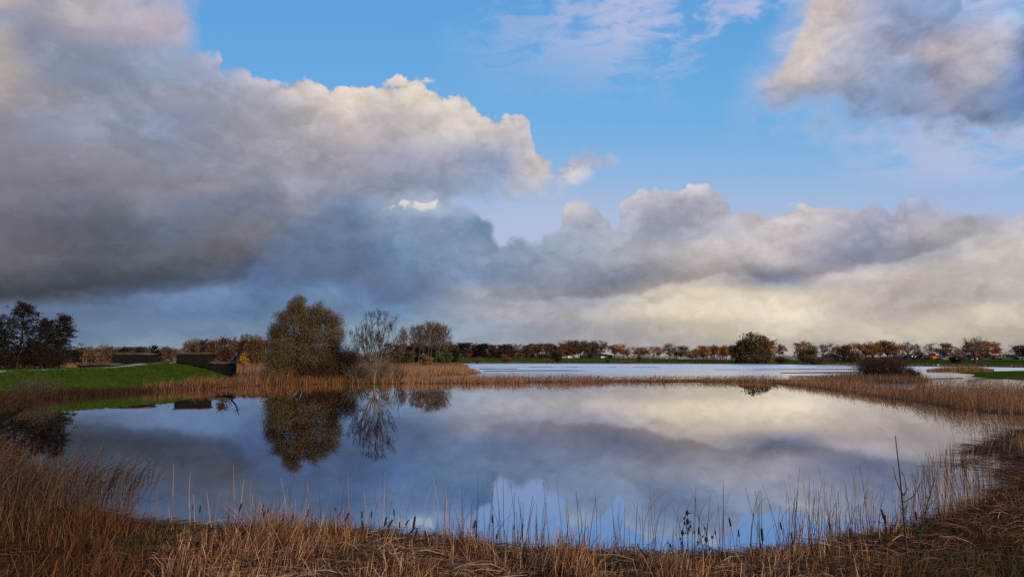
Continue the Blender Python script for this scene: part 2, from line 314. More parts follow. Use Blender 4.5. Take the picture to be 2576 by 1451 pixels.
class MB:
    """collects quads"""
    def __init__(s): s.V = []; s.F = []; s.T = []; s.n = 0
    def add(s, V, Fq, t=0.5):
        V = np.asarray(V, float).reshape(-1, 3); Fq = np.asarray(Fq, int).reshape(-1, 4)
        s.V.append(V); s.F.append(Fq + s.n); s.n += len(V)
        s.T.append(np.broadcast_to(np.asarray(t, float), (len(V),)).copy() if np.ndim(t) == 0 else np.asarray(t, float))
        return s
    def box(s, c, d, t=0.5, rot=0.0, taper=1.0):
        x, y, z = np.array(d) / 2.0
        P = np.array([(-x, -y, -z), (x, -y, -z), (x, y, -z), (-x, y, -z), (-x * taper, -y * taper, z), (x * taper, -y * taper, z), (x * taper, y * taper, z), (-x * taper, y * taper, z)])
        if rot:
            c_, s_ = math.cos(rot), math.sin(rot); P = P @ np.array([(c_, s_, 0), (-s_, c_, 0), (0, 0, 1)])
        return s.add(P + np.array(c), [(0, 3, 2, 1), (4, 5, 6, 7), (0, 1, 5, 4), (1, 2, 6, 5), (2, 3, 7, 6), (3, 0, 4, 7)], t)
    def prism(s, poly, y0, y1, t=0.5):
        """outline in x,z pushed along y; outline must be a quad or is fanned in quads"""
        n = len(poly); A = [(x, y0, z) for x, z in poly]; B = [(x, y1, z) for x, z in poly]
        Fq = [(i, (i + 1) % n, n + (i + 1) % n, n + i) for i in range(n)]
        for o, fl in ((0, 1), (n, -1)):
            i = 1
            while i < n - 1:
                q = (0, i, i + 1, i + 2) if i + 2 < n else (0, i, i + 1, i + 1)
                if q[2] == q[3]: q = (0, i, i + 1, 0)
                Fq.append(tuple(o + k for k in (q if fl > 0 else q[::-1]))); i += 2
        Fq = [f for f in Fq if len(set(f)) == 4]
        s.add(A + B, Fq, t)
        if n % 2:                                   # odd outline: close the last triangle with a centre point
            i = n - 2
            for o, y in ((0, y0), (n, y1)):
                P = np.array([poly[0], poly[i], poly[i + 1]]); m = (P[1] + P[2]) / 2
                s.add([(P[0][0], y, P[0][1]), (P[1][0], y, P[1][1]), (m[0], y, m[1]), (P[2][0], y, P[2][1])], [(0, 1, 2, 3)], t)
        return s
    def lathe(s, prof, sides=8, c=(0, 0, 0), t=0.5):
        n = len(prof); a = np.arange(sides) * 2 * math.pi / sides
        V = np.array([[(r * math.cos(q), r * math.sin(q), z) for q in a] for r, z in prof]) + np.array(c)
        Fq = [(i * sides + j, i * sides + (j + 1) % sides, (i + 1) * sides + (j + 1) % sides, (i + 1) * sides + j) for i in range(n - 1) for j in range(sides)]
        return s.add(V.reshape(-1, 3), Fq, t)
    def build(s, name, mat, parent=None, smooth=False, loc=None):
        return mk(name, np.concatenate(s.V), np.concatenate(s.F), mat, parent, np.concatenate(s.T), smooth, loc)
def strips(P, W, side, t):
    """P (n,k,3) spines, W (n,k) widths, side (n,3) unit -> V, F, T"""
    n, k, _ = P.shape
    off = side[:, None, :] * (W[:, :, None] * 0.5)
    V = np.stack([P - off, P + off], 2).reshape(-1, 3)
    b = (np.arange(n)[:, None] * k + np.arange(k - 1)[None, :]) * 2
    Fq = np.stack([b, b + 1, b + 3, b + 2], -1).reshape(-1, 4)
    return V, Fq, np.repeat(t, k * 2)
def tubes(P0, P1, r0, r1, sides=5):
    P0, P1 = np.asarray(P0, float), np.asarray(P1, float); r0, r1 = np.asarray(r0, float), np.asarray(r1, float)
    d = P1 - P0; d /= np.maximum(np.linalg.norm(d, axis=1, keepdims=True), 1e-9)
    h = np.where(np.abs(d[:, 2:3]) > 0.9, np.array([[1.0, 0, 0]]), np.array([[0, 0, 1.0]]))
    a = np.cross(d, h); a /= np.linalg.norm(a, axis=1, keepdims=True); b = np.cross(d, a)
    q = np.arange(sides) * 2 * math.pi / sides
    ring = a[:, None, :] * np.cos(q)[None, :, None] + b[:, None, :] * np.sin(q)[None, :, None]
    V = np.concatenate([P0[:, None, :] + ring * r0[:, None, None], P1[:, None, :] + ring * r1[:, None, None]], 1)
    n = len(P0); base = np.arange(n)[:, None] * (2 * sides); j = np.arange(sides)[None, :]; j2 = (j + 1) % sides
    Fq = np.stack([base + j, base + j2, base + sides + j2, base + sides + j], -1).reshape(-1, 4)
    return V.reshape(-1, 3), Fq
def rdirs(rs, n):
    v = rs.normal(size=(n, 3)); return v / np.linalg.norm(v, axis=1, keepdims=True)
def leafquads(C0, size, rs, aspect=1.0, up=0.0):
    """small leaf faces, each folded out of two random axes"""
    n = len(C0); a = rdirs(rs, n); a[:, 2] += up; a /= np.linalg.norm(a, axis=1, keepdims=True)
    b = np.cross(a, rdirs(rs, n)); b /= np.maximum(np.linalg.norm(b, axis=1, keepdims=True), 1e-6)
    s = np.broadcast_to(np.asarray(size, float), (n,))[:, None] * (0.6 + 0.8 * rs.rand(n, 1))
    A = a * s * 0.5; B = b * s * 0.5 * aspect
    V = np.stack([C0 - A, C0 + B, C0 + A, C0 - B], 1).reshape(-1, 3)
    return V, np.arange(n * 4).reshape(-1, 4)

# ------------------------------------------------------------------ materials
def newmat(name):
    m = bpy.data.materials.new(name); m.use_nodes = True; nt = m.node_tree; nt.nodes.clear(); E.nt = nt
    o = nt.nodes.new('ShaderNodeOutputMaterial'); return m, nt, o
def bsdf(nt, color, rough=0.8, spec=0.2, normal=None, transl=0.0, out=None):
    b = nt.nodes.new('ShaderNodeBsdfPrincipled'); b.inputs['Roughness'].default_value = rough
    b.inputs['Specular IOR Level'].default_value = spec
    if isinstance(color, tuple): b.inputs['Base Color'].default_value = (*color, 1)
    else: nt.links.new(color, b.inputs['Base Color'])
    if normal is not None: nt.links.new(normal, b.inputs['Normal'])
    r = b.outputs[0]
    if transl > 0:
        t = nt.nodes.new('ShaderNodeBsdfTranslucent')
        if isinstance(color, tuple): t.inputs[0].default_value = (*color, 1)
        else: nt.links.new(color, t.inputs[0])
        mx = nt.nodes.new('ShaderNodeMixShader'); mx.inputs[0].default_value = transl
        nt.links.new(r, mx.inputs[1]); nt.links.new(t.outputs[0], mx.inputs[2]); r = mx.outputs[0]
    nt.links.new(r, out.inputs[0])
def bumpn(nt, h, strength=0.4, dist=0.05):
    b = nt.nodes.new('ShaderNodeBump'); b.inputs['Strength'].default_value = strength; b.inputs['Distance'].default_value = dist
    nt.links.new(h.s if isinstance(h, E) else h, b.inputs['Height']); return b.outputs[0]
def coords(nt, kind='Object'):
    t = nt.nodes.new('ShaderNodeTexCoord'); return t.outputs[kind]
def vegmat(name, stops, transl=0.3, rough=0.75, ns=None, nv=0.0):
    m, nt, o = newmat(name)
    a = nt.nodes.new('ShaderNodeAttribute'); a.attribute_name = 'tint'
    f = E(a.outputs['Fac'])
    if ns:
        g = nt.nodes.new('ShaderNodeNewGeometry'); f = f + (E(noise(g.outputs['Position'], ns, 4, 0.6).outputs['Fac']) - 0.5) * nv
    c = ramp(f, stops)
    bsdf(nt, c, rough, 0.03, None, transl, o)
    return m
def plainmat(name, col, rough=0.8, var=0.25, scale=3.0, spec=0.2, bump=0.0, stretch=(1, 1, 1)):
    m, nt, o = newmat(name)
    v = noise(coords(nt), scale, 6, 0.6, scl=stretch).outputs['Fac']
    lo = tuple(q * (1 - var) for q in col); hi = tuple(min(1, q * (1 + var)) for q in col)
    c = ramp(v, [(0.25, lo), (0.75, hi)])
    bsdf(nt, c, rough, spec, bumpn(nt, v, bump, 0.05) if bump else None, 0, o)
    return m
STRAW = vegmat('dry_straw', [(0.0, (0.022, 0.009, 0.004)), (0.3, (0.085, 0.037, 0.016)), (0.65, (0.31, 0.142, 0.064)), (1.0, (0.70, 0.44, 0.245))], 0.15, 0.6)
REED = vegmat('dry_reed', [(0.0, (0.09, 0.038, 0.015)), (0.35, (0.34, 0.165, 0.080)), (0.7, (0.54, 0.295, 0.155)), (1.0, (0.68, 0.48, 0.30))], 0.35, 0.7, 0.12, 0.5)
REEDG = vegmat('golden_reed', [(0.0, (0.05, 0.026, 0.011)), (0.4, (0.25, 0.12, 0.042)), (0.75, (0.50, 0.265, 0.10)), (1.0, (0.66, 0.42, 0.19))], 0.35, 0.7, 0.12, 0.5)
REEDB = vegmat('brown_reed', [(0.0, (0.045, 0.027, 0.016)), (0.5, (0.17, 0.092, 0.052)), (1.0, (0.33, 0.19, 0.105))], 0.3, 0.7, 0.12, 0.6)
REEDD = vegmat('dark_reed', [(0.0, (0.02, 0.012, 0.008)), (0.5, (0.075, 0.042, 0.024)), (1.0, (0.2, 0.12, 0.066))], 0.2, 0.8, 0.12, 0.5)
PLUME = vegmat('reed_plume', [(0.0, (0.035, 0.024, 0.02)), (0.6, (0.10, 0.068, 0.052)), (1.0, (0.2, 0.14, 0.10))], 0.3)
STALK = vegmat('bare_stalk', [(0.0, (0.03, 0.02, 0.014)), (0.55, (0.13, 0.075, 0.045)), (1.0, (0.5, 0.33, 0.22))], 0.1)
SEDGE = vegmat('dull_sedge', [(0.0, (0.02, 0.022, 0.008)), (0.5, (0.06, 0.066, 0.022)), (1.0, (0.16, 0.14, 0.05))], 0.25)
GRASS = vegmat('meadow_grass', [(0.0, (0.014, 0.022, 0.004)), (0.5, (0.042, 0.078, 0.007)), (1.0, (0.11, 0.14, 0.02))], 0.25, 0.8, 0.5, 1.0)
BARK = plainmat('bark', (0.055, 0.045, 0.036), 0.9, 0.35, 6.0)
BARKP = plainmat('pale_bark', (0.14, 0.115, 0.088), 0.9, 0.35, 6.0)
BARKD = plainmat('dark_bark', (0.02, 0.017, 0.015), 0.9, 0.35, 6.0)
LEAF = {
 'ash': vegmat('ash_twigs', [(0.0, (0.035, 0.028, 0.022)), (1.0, (0.11, 0.085, 0.068))]),
 'russet': vegmat('russet_leaves', [(0.0, (0.099, 0.046, 0.019)), (0.5, (0.353, 0.170, 0.073)), (1.0, (0.552, 0.297, 0.139))], 0.4),
 'orange': vegmat('orange_leaves', [(0.0, (0.120, 0.053, 0.020)), (0.5, (0.432, 0.193, 0.075)), (1.0, (0.660, 0.328, 0.132))], 0.4),
 'brown': vegmat('brown_leaves', [(0.0, (0.049, 0.029, 0.016)), (0.5, (0.187, 0.113, 0.060)), (1.0, (0.335, 0.207, 0.116))], 0.4),
 'olive': vegmat('olive_leaves', [(0.0, (0.03, 0.023, 0.010)), (0.5, (0.11, 0.085, 0.038)), (1.0, (0.21, 0.165, 0.085))]),
 'dark': vegmat('dark_leaves', [(0.0, (0.010, 0.009, 0.007)), (0.5, (0.026, 0.021, 0.016)), (1.0, (0.055, 0.042, 0.03))]),
 'maroon': vegmat('maroon_leaves', [(0.0, (0.024, 0.013, 0.008)), (0.5, (0.085, 0.046, 0.028)), (1.0, (0.165, 0.095, 0.058))]),
 'willow': vegmat('willow_leaves', [(0.0, (0.031, 0.022, 0.011)), (0.45, (0.129, 0.097, 0.050)), (0.8, (0.231, 0.180, 0.103)), (1.0, (0.392, 0.326, 0.213))]),
 'tan': vegmat('tan_twigs', [(0.0, (0.078, 0.051, 0.028)), (0.5, (0.232, 0.155, 0.085)), (1.0, (0.388, 0.271, 0.155))]),
 'grey': vegmat('grey_twigs', [(0.0, (0.110, 0.086, 0.073)), (0.5, (0.242, 0.182, 0.154)), (1.0, (0.374, 0.286, 0.242))]),
 'green': vegmat('green_leaves', [(0.0, (0.023, 0.031, 0.012)), (0.5, (0.078, 0.101, 0.039)), (1.0, (0.171, 0.202, 0.078))]),
 'yellow': vegmat('yellow_leaves', [(0.0, (0.12, 0.06, 0.012)), (0.5, (0.42, 0.21, 0.03)), (1.0, (0.6, 0.34, 0.06))]),
}
# ------------------------------------------------------------------ land and water
def poly(pts, z=0.0): return np.array([gnd(x, y, z)[:2] for x, y in pts])
def sdf(P, poly_):
    """signed distance (positive inside) of points P (n,2)"""
    x, y = P[:, 0], P[:, 1]; n = len(poly_); ins = np.zeros(len(P), bool); d2 = np.full(len(P), 1e18)
    for i in range(n):
        ax, ay = poly_[i]; bx, by = poly_[(i + 1) % n]
        ex, ey = bx - ax, by - ay; L = ex * ex + ey * ey + 1e-12
        t = np.clip(((x - ax) * ex + (y - ay) * ey) / L, 0, 1)
        d2 = np.minimum(d2, (x - ax - t * ex) ** 2 + (y - ay - t * ey) ** 2)
        c = (ay > y) != (by > y)
        if abs(by - ay) > 1e-12: ins ^= c & (x < (bx - ax) * (y - ay) / (by - ay) + ax)
    return np.where(ins, 1, -1) * np.sqrt(d2)
_vt = RS(5).rand(256, 256)
def vnoise(x, y, s):
    x = np.asarray(x) / s; y = np.asarray(y) / s; xi = np.floor(x).astype(int); yi = np.floor(y).astype(int)
    fx = x - xi; fy = y - yi; fx = fx * fx * (3 - 2 * fx); fy = fy * fy * (3 - 2 * fy)
    g = lambda a, b: _vt[a % 256, b % 256]
    return (g(xi, yi) * (1 - fx) + g(xi + 1, yi) * fx) * (1 - fy) + (g(xi, yi + 1) * (1 - fx) + g(xi + 1, yi + 1) * fx) * fy - 0.5
def ss(x, a, b):
    t = np.clip((x - a) / (b - a), 0, 1); return t * t * (3 - 2 * t)
SHORE_NEAR = [(110,1003),(70,1026),(30,1052),(-30,1085),(-30,1150),(60,1262),(200,1318),(400,1340),(600,1347),(800,1352),(1000,1366),(1150,1383),(1300,1402),(1500,1417),(1700,1420),(1900,1414),(2050,1402),(2150,1382),(2260,1352),(2380,1325),(2480,1288),(2560,1225),(2625,1150),(2690,1090),(2760,1065)]
nb = list(map(tuple, poly(SHORE_NEAR)))
P_NEAR = np.array(nb + [(60, 30), (60, -30), (-90, -30), (-90, 54)])
P_BANK = np.array(list(map(tuple, poly([(110,1003),(250,993),(400,985),(560,975)]))) + [(-36, 92), (-40, 112), (-52, 118), (-120, 118), (-160, 50), (-60, 50)])
SPIT_F = [(540,977),(680,968),(950,966),(1200,965),(1400,962),(1700,961),(1900,963),(2000,969),(2150,989),(2300,1013),(2450,1036),(2700,1056)]
SPIT_B = [(2700,1015),(2450,996),(2300,982),(2150,966),(2000,956),(1850,954),(1500,956),(1200,959),(1000,959),(540,960)]
P_SPIT = np.array(list(map(tuple, poly(SPIT_F + SPIT_B))))
P_MARSH = np.array(list(map(tuple, poly([(560,975),(700,968),(960,964),(1000,958),(1080,948),(1195,942),(1212,938),(1190,930),(1178,926),(1176,918),(1150,913.5)]))) + [(-120, 680), (-900, 680), (-900, 118), (-45, 112), (-36, 92)])
P_FAR = np.array(list(map(tuple, poly([(1100,913.8),(1300,914.0),(1500,914.3),(1900,915.3),(2000,916.6),(2150,919),(2300,921),(2450,922.5),(2600,925),(2900,930)]))) + [(2500, 250), (9000, 2000), (9000, 9500), (-9000, 9500), (-9000, 1000), (-900, 640), (-100, 640)])
P_ISL = np.array(list(map(tuple, poly([(2020,958),(2120,963),(2330,964),(2335,955),(2300,949),(2100,950)]))))
P_GRN = np.array(list(map(tuple, poly([(2405,937.5),(2450,942),(2445,948),(2560,956),(2800,960),(2800,931),(2580,932),(2480,934)]))))
BARS = [poly(q) for q in ([(1205,926.6),(1300,927.2),(1302,928.4),(1205,928.2)], [(1215,931.8),(1420,931.0),(1492,932.2),(1420,932.8),(1215,933.4)],
        [(1330,922.5),(1390,922.6),(1392,923.4),(1330,923.3)], [(1425,922.6),(1453,922.8),(1452,923.6),(1425,923.4)], [(1532,922.8),(1552,922.9),(1550,923.6),(1532,923.5)],
        [(1590,922.8),(1660,922.9),(1662,923.5),(1590,923.4)], [(1795,929.2),(1860,929.1),(1862,929.8),(1795,929.9)], [(1890,928.7),(2160,927.7),(2160,929.6),(1900,929.6)], [(2050,921.8),(2160,921.4),(2160,922.5),(2055,922.6)],
        [(1960,937.2),(2100,935.4),(2160,935.8),(2160,938.4),(1960,938.6)], [(2440,950.8),(2600,952),(2600,954.6),(2450,953.2)], [(2340,952),(2420,950),(2430,952.5),(2345,954)], [(1980,946),(2090,946.5),(2080,948.5),(1990,948)])]
PUDS = [poly(q) for q in ([(575,919.5),(690,918.5),(690,922.5),(580,923)], [(170,912.5),(208,912),(210,914.5),(172,915)], [(400,913),(440,912.5),(440,915),(400,915.5)])]
PUD_NEAR = np.array([gnd(*q, 0.0)[:2] for q in [(-80, 1420), (120, 1415), (260, 1440), (240, 1500), (-80, 1500)]])
def height(x, y):
    x = np.atleast_1d(np.asarray(x, float)); y = np.atleast_1d(np.asarray(y, float)); P = np.stack([x, y], 1)
    h = np.full(len(x), -0.7); n1 = vnoise(x, y, 3.0); n2 = vnoise(x, y, 0.9); n3 = vnoise(x, y, 25.0)
    g = np.zeros(len(x))
    s = sdf(P, P_NEAR)
    rise = np.clip(s, -6, 0) * 0.2 + np.clip(s, 0, 4) * 0.055 + np.clip(s - 4, 0, 40) * 0.16 * ss(y, 13, 7) + (n1 * 0.10 + n2 * 0.12) * ss(s, -0.4, 1.4)
    h = np.maximum(h, np.where(s > -3, np.minimum(rise, 1.35), -0.7))
    g = np.where(s > -2, -0.8, g)
    s = sdf(P, P_BANK)
    end = 1.0 - ss(y, 90, 116) * 0.75
    mound = 0.85 * np.exp(-((x + 45) / 6.0) ** 2 - ((y - 93) / 9.0) ** 2)
    prof = (ss(s, -0.2, 11.5) * 2.0 + s.clip(-3, 0) * 0.25) * end + mound * ss(s, 0, 6) + (n1 * 0.10 + n2 * 0.05) * ss(s, 0, 2)
    h = np.maximum(h, np.where(s > -2.5, prof, -0.7)); g = np.where(s > 1.2 + n1 * 1.4, 1.0, g)
    s = sdf(P, P_SPIT); h = np.maximum(h, np.where(s > -1.5, np.clip(s, -1.5, 0.5) * 0.14 - 0.01 + n2 * 0.06, -0.7))
    s = sdf(P, P_MARSH); mh = np.clip(s, -3, 4) * 0.08 + ss(s, 0, 40) * 0.12 + n3 * 0.12 * ss(s, 2, 20)
    for q in PUDS:
        mh = np.where(sdf(P, q) > 0, -0.3, mh)
    h = np.maximum(h, np.where(s > -3, mh, -0.7))
    s = sdf(P, P_FAR)
    right = ss(x, 60, 220)                                     # the dike stands further back on the right
    foot = 22 + 88 * right
    dike = ss(s, foot, foot + 26) * (4.3 - 1.7 * right) * (1 - ss(s, foot + 48, foot + 75) * 0.72)
    dike = dike * ss(x, -150, -95)
    f = np.clip(s, -3, 6) * 0.06 + ss(s, 4, 60) * 0.4 + dike + n3 * 0.12 * ss(s, 3, 30)
    h = np.maximum(h, np.where(s > -4, f, -0.7))
    g = np.where((s > 3) & (x > -150), 0.55 + 0.35 * ss(s, foot - 14, foot) + 0.55 * n3, g)
    s = sdf(P, P_ISL); h = np.maximum(h, np.where(s > -2, np.clip(s, -2, 3) * 0.08, -0.7))
    s = sdf(P, P_GRN); h = np.maximum(h, np.where(s > -2, np.clip(s, -2, 2) * 0.05 + n1 * 0.04, -0.7)); g = np.where(s > 0, 0.8, g)
    for q in BARS:
        s = sdf(P, q); h = np.maximum(h, np.where(s > -3, np.clip(s, -3, 0.8) * 0.08 + n1 * 0.05, -0.7)); g = np.where(s > 0, 0.35, g)
    h = np.where(sdf(P, PUD_NEAR) > 0, np.minimum(h, -0.15), h)
    return h, g
def H(x, y): return float(height(x, y)[0][0])
us = np.concatenate([np.linspace(-6, -1.3, 24), np.linspace(-1.25, 1.25, 360), np.linspace(1.3, 6, 24)])
ds = np.unique(np.concatenate([np.linspace(-25, 2, 14), np.geomspace(2.2, 9, 24), np.linspace(9, 16, 60), np.geomspace(16, 48, 60), np.linspace(48, 150, 170), np.geomspace(150, 260, 60), np.linspace(262, 760, 150), np.geomspace(770, 9000, 40)]))
U, Dg = np.meshgrid(us, ds)
X = U * np.maximum(Dg, 12.0); Y = Dg
hh, gg = height(X.ravel(), Y.ravel())
nu, nd = len(us), len(ds)
idx = np.arange(nd * nu).reshape(nd, nu)
Fg = np.stack([idx[:-1, :-1], idx[:-1, 1:], idx[1:, 1:], idx[1:, :-1]], -1).reshape(-1, 4)
m, nt, o = newmat('meadow_and_mud')
a = nt.nodes.new('ShaderNodeAttribute'); a.attribute_name = 'tint'; P3 = coords(nt)
n_a = E(noise(P3, 0.35, 5, 0.6).outputs['Fac']); n_b = E(noise(P3, 2.2, 6, 0.65).outputs['Fac']); n_c = E(noise(P3, 11.0, 4, 0.6).outputs['Fac'])
gr = ramp(n_a * 0.45 + n_b * 0.35 + n_c * 0.2, [(0.3, (0.020, 0.027, 0.004)), (0.46, (0.037, 0.062, 0.006)), (0.58, (0.060, 0.082, 0.011)), (0.70, (0.10, 0.085, 0.030))])
br = ramp(n_a * 0.5 + n_b * 0.5, [(0.3, (0.035, 0.022, 0.013)), (0.5, (0.10, 0.058, 0.030)), (0.7, (0.16, 0.10, 0.052))])
cc = mixc(sstep(E(a.outputs['Fac']) + (n_b - 0.5) * 0.35, 0.2, 0.75), br, gr)
cc = mixc(sstep(E(a.outputs['Fac']), -0.1, -0.6), cc, ramp(n_b, [(0.3, (0.010, 0.007, 0.004)), (0.7, (0.040, 0.025, 0.014))]))
bsdf(nt, cc, 1.0, 0.0, bumpn(nt, n_b * 0.6 + n_c * 0.4, 0.6, 0.12), 0, o)
ground = mk('ground', np.stack([X.ravel(), Y.ravel(), hh], 1), Fg, m, tint=gg, smooth=True)
tag(ground, kind='structure')
# water: the still pond in front of the reed spit, the wind-ruffled flood behind it
def watermat(name, bs, bd, scale, stretch, rough, lo, hi, tintc, deep):
    m, nt, o = newmat(name); P = coords(nt)
    w = E(noise(P, scale, 3, 0.55, scl=stretch).outputs['Fac']); w2 = E(noise(P, scale * 0.22, 3, 0.5, scl=stretch, off=(4, 1, 2)).outputs['Fac'])
    calm_ = sstep(E(noise(P, 0.07, 3, 0.6, scl=(0.5, 1.8, 1)).outputs['Fac']), 0.46, 0.64, 0.25, 2.6); w = w * calm_; w2 = w2 * calm_
    nrm = bumpn(nt, w * 0.5 + w2 * 0.9, bs, bd)
    g = nt.nodes.new('ShaderNodeBsdfGlossy'); g.inputs['Roughness'].default_value = rough; 
    fr = nt.nodes.new('ShaderNodeFresnel'); fr.inputs[0].default_value = 1.33
    nt.links.new(ramp(E(fr.outputs[0]), [(0.2, deep), (0.38, (0.53, 0.61, 0.74)), (0.54, (0.69, 0.68, 0.75)), (0.68, tintc)] if rough < 0.1 else [(0.2, deep), (0.6, tintc)]), g.inputs['Color'])
    if rough > 0.1:
        pr = sstep(E(noise(P, 0.014, 3, 0.55, scl=(0.5, 1.3, 1)).outputs['Fac']), 0.30, 0.70, 0.17, rough); py_ = sepxyz(P)[1]; pr = pr * lstep(py_, 100, 230, 0.4, 1.0); nt.links.new(pr.s, g.inputs['Roughness'])
    nt.links.new(nrm, g.inputs['Normal'])
    d = nt.nodes.new('ShaderNodeBsdfDiffuse'); d.inputs[0].default_value = (0.012, 0.014, 0.015, 1)
    mx = nt.nodes.new('ShaderNodeMixShader'); nt.links.new(lstep(E(fr.outputs[0]), 0.15, 0.65, lo, hi).s, mx.inputs[0])
    nt.links.new(d.outputs[0], mx.inputs[1]); nt.links.new(g.outputs[0], mx.inputs[2]); nt.links.new(mx.outputs[0], o.inputs[0])
    return m
POND = watermat('still_water', 0.3, 0.0006, 2.2, (0.55, 1.6, 1), 0.004, 0.9, 0.97, (1.0, 0.98, 0.97), (0.40, 0.60, 0.82))
LAKE = watermat('ruffled_water', 0.25, 0.02, 1.3, (0.5, 1.3, 1), 0.42, 0.9, 1.0, (1.0, 1.0, 1.0), (0.9, 0.95, 1.0))
mid = [(x, (yf + 959) / 2 if x < 1900 else yf - 8) for x, yf in SPIT_F]
cl = np.array([gnd(-500, 977)[:2]] + [gnd(x, y)[:2] for x, y in mid] + [gnd(3400, 1070)[:2]])
sx = cl[:, 0] / cl[:, 1]
V = []; Fq = []
for i in range(len(cl)):
    V += [(sx[i] * 3.0, 3.0, 0.0), (cl[i, 0], cl[i, 1], 0.0), (sx[i] * 1200.0, 1200.0, 0.0)]
mk('pond_water', V, [(3 * i, 3 * i + 3, 3 * i + 4, 3 * i + 1) for i in range(len(cl) - 1)], POND)['kind'] = 'structure'
mk('lake_water', V, [(3 * i + 1, 3 * i + 4, 3 * i + 5, 3 * i + 2) for i in range(len(cl) - 1)], LAKE)['kind'] = 'structure'
# gravel path along the crest of the green bank
yy = np.concatenate([np.linspace(40, 92, 40), np.linspace(93, 104, 12)])
xc = -47.0 + 0.5 * np.sin(yy * 0.11) + np.clip(yy - 84, 0, 30) * 0.10
wv_ = 0.75 + 0.9 * ss(yy, 84, 92)
A = np.stack([xc - wv_, yy], 1); B = np.stack([xc + wv_, yy], 1)
za = np.array([max(H(*p), H(*q)) for p, q in zip(A, B)]) + 0.035
Vp = np.concatenate([np.column_stack([A, za]), np.column_stack([B, za])]); n = len(yy)
PATHM = plainmat('pale_gravel', (0.42, 0.39, 0.30), 0.9, 0.25, 4.0)
tag(mk('path', Vp, [(i, n + i, n + i + 1, i + 1) for i in range(n - 1)], PATHM), kind='structure')
# ------------------------------------------------------------------ reeds, straw and grass that nobody could count
def scatter(pg, n, rs, clump=0.0, cs=2.0):
    lo, hi = pg.min(0), pg.max(0); out = []
    got = 0
    while got < n:
        Q = lo + rs.rand(n * 3, 2) * (hi - lo); Q = Q[sdf(Q, pg) > 0]
        if clump > 0:
            k = vnoise(Q[:, 0] + 31, Q[:, 1] + 17, cs) + 0.5; Q = Q[rs.rand(len(Q)) < (1 - clump) + clump * np.clip((k - 0.3) * 2.2, 0, 1)]
        out.append(Q); got += len(Q)
    return np.concatenate(out)[:n]
def blades(Q, h, w, rs, lean=(0.1, 0.0), bend=0.3, k=4, z0=None, tint=(0.1, 1.0), droop=0.0, tip=0.25, twist=0.5):
    n = len(Q); h = np.broadcast_to(h, (n,)) * np.where(rs.rand(n) < 0.45, 0.3 + 0.5 * rs.rand(n), 0.75 + 0.5 * rs.rand(n)); w = np.broadcast_to(w, (n,))
    z = height(Q[:, 0], Q[:, 1])[0] if z0 is None else np.broadcast_to(z0, (n,))
    z = np.maximum(z, -0.15)
    az_ = rs.rand(n) * 2 * math.pi; ln = np.stack([np.cos(az_), np.sin(az_)], 1) * (bend * rs.rand(n) ** 1.3)[:, None] + np.array(lean) * (0.3 + 1.4 * rs.rand(n, 1)) + 0.45 * np.stack([vnoise(Q[:, 0] + 9, Q[:, 1], 1.7), vnoise(Q[:, 0], Q[:, 1] + 9, 1.7)], 1)
    t = np.linspace(0, 1, k)
    Pth = np.zeros((n, k, 3))
    Pth[:, :, 0] = Q[:, 0:1] + (h[:, None] * ln[:, 0:1]) * (t ** 1.8)[None, :]
    Pth[:, :, 1] = Q[:, 1:2] + (h[:, None] * ln[:, 1:2]) * (t ** 1.8)[None, :]
    Pth[:, :, 2] = z[:, None] + h[:, None] * (t[None, :] - droop * t[None, :] ** 3)
    W = w[:, None] * (1 - (1 - tip) * t[None, :] ** 1.5)
    # blades face mostly sideways on to the prevailing view of the shore, but each its own way
    b = rs.rand(n) * math.pi * twist * 2 - math.pi * twist; side = np.stack([np.cos(b), np.sin(b), 0 * b], 1)
    tn = tint[0] + (tint[1] - tint[0]) * rs.rand(n)
    V, Fq, T = strips(Pth, W, side, tn)
    return V, Fq, T, Pth
def plumes(Pth, sel, rs, length, n_each, size, drift=(0.3, 0.05)):
    top = Pth[sel, -1]; prev = Pth[sel, -2]; d = top - prev; d /= np.linalg.norm(d, axis=1, keepdims=True)
    d = d + np.array([drift[0], drift[1], -0.15]); m = len(top)
    t = rs.rand(m, n_each) * 1.25 - 0.25; L = length * (0.7 + 0.6 * rs.rand(m, 1))
    Cc = top[:, None, :] + d[:, None, :] * (t * L)[:, :, None] + rs.normal(size=(m, n_each, 3)) * (size * 0.35) * (1.1 - t[:, :, None])
    Cc[:, :, 2] -= (np.maximum(t, 0) ** 2 * L * 0.25)
    V, Fq = leafquads(Cc.reshape(-1, 3), size, rs, 0.3, 0.6)
    return V, Fq, np.repeat(rs.rand(m * n_each), 4)
def reedbed(name, label, cat, pg, n, h, w, mat, seed, lean=(0.12, 0.02), bend=0.25, clump=0.3, cs=2.0, tint=(0.1, 1.0), pl=0.0, plen=0.25, psize=0.07, k=4, hs=0.35, hcs=4.0, edge=0.5):
    rs = RS(seed); Q = scatter(pg, n, rs, clump, cs) if not isinstance(pg, tuple) else pg[0]
    n = len(Q)
    hh_ = h * (1 + hs * 2 * vnoise(Q[:, 0], Q[:, 1], hcs)) if np.ndim(h) == 0 else h
    if not isinstance(pg, tuple): hh_ = hh_ * (0.35 + 0.65 * ss(sdf(Q, pg), -0.1, edge))
    V, Fq, T, Pth = blades(Q, hh_, w, rs, lean, bend, k, tint=tint)
    o = mk(name, V, Fq, mat, tint=T); tag(o, label, cat, None, 'stuff')
    if pl > 0:
        V, Fq, T = plumes(Pth, rs.rand(n) < pl, rs, plen, 14, psize * 0.72)
        p = mk('plumes', V, Fq, PLUME, o, tint=T); p['kind'] = 'stuff'
    return o
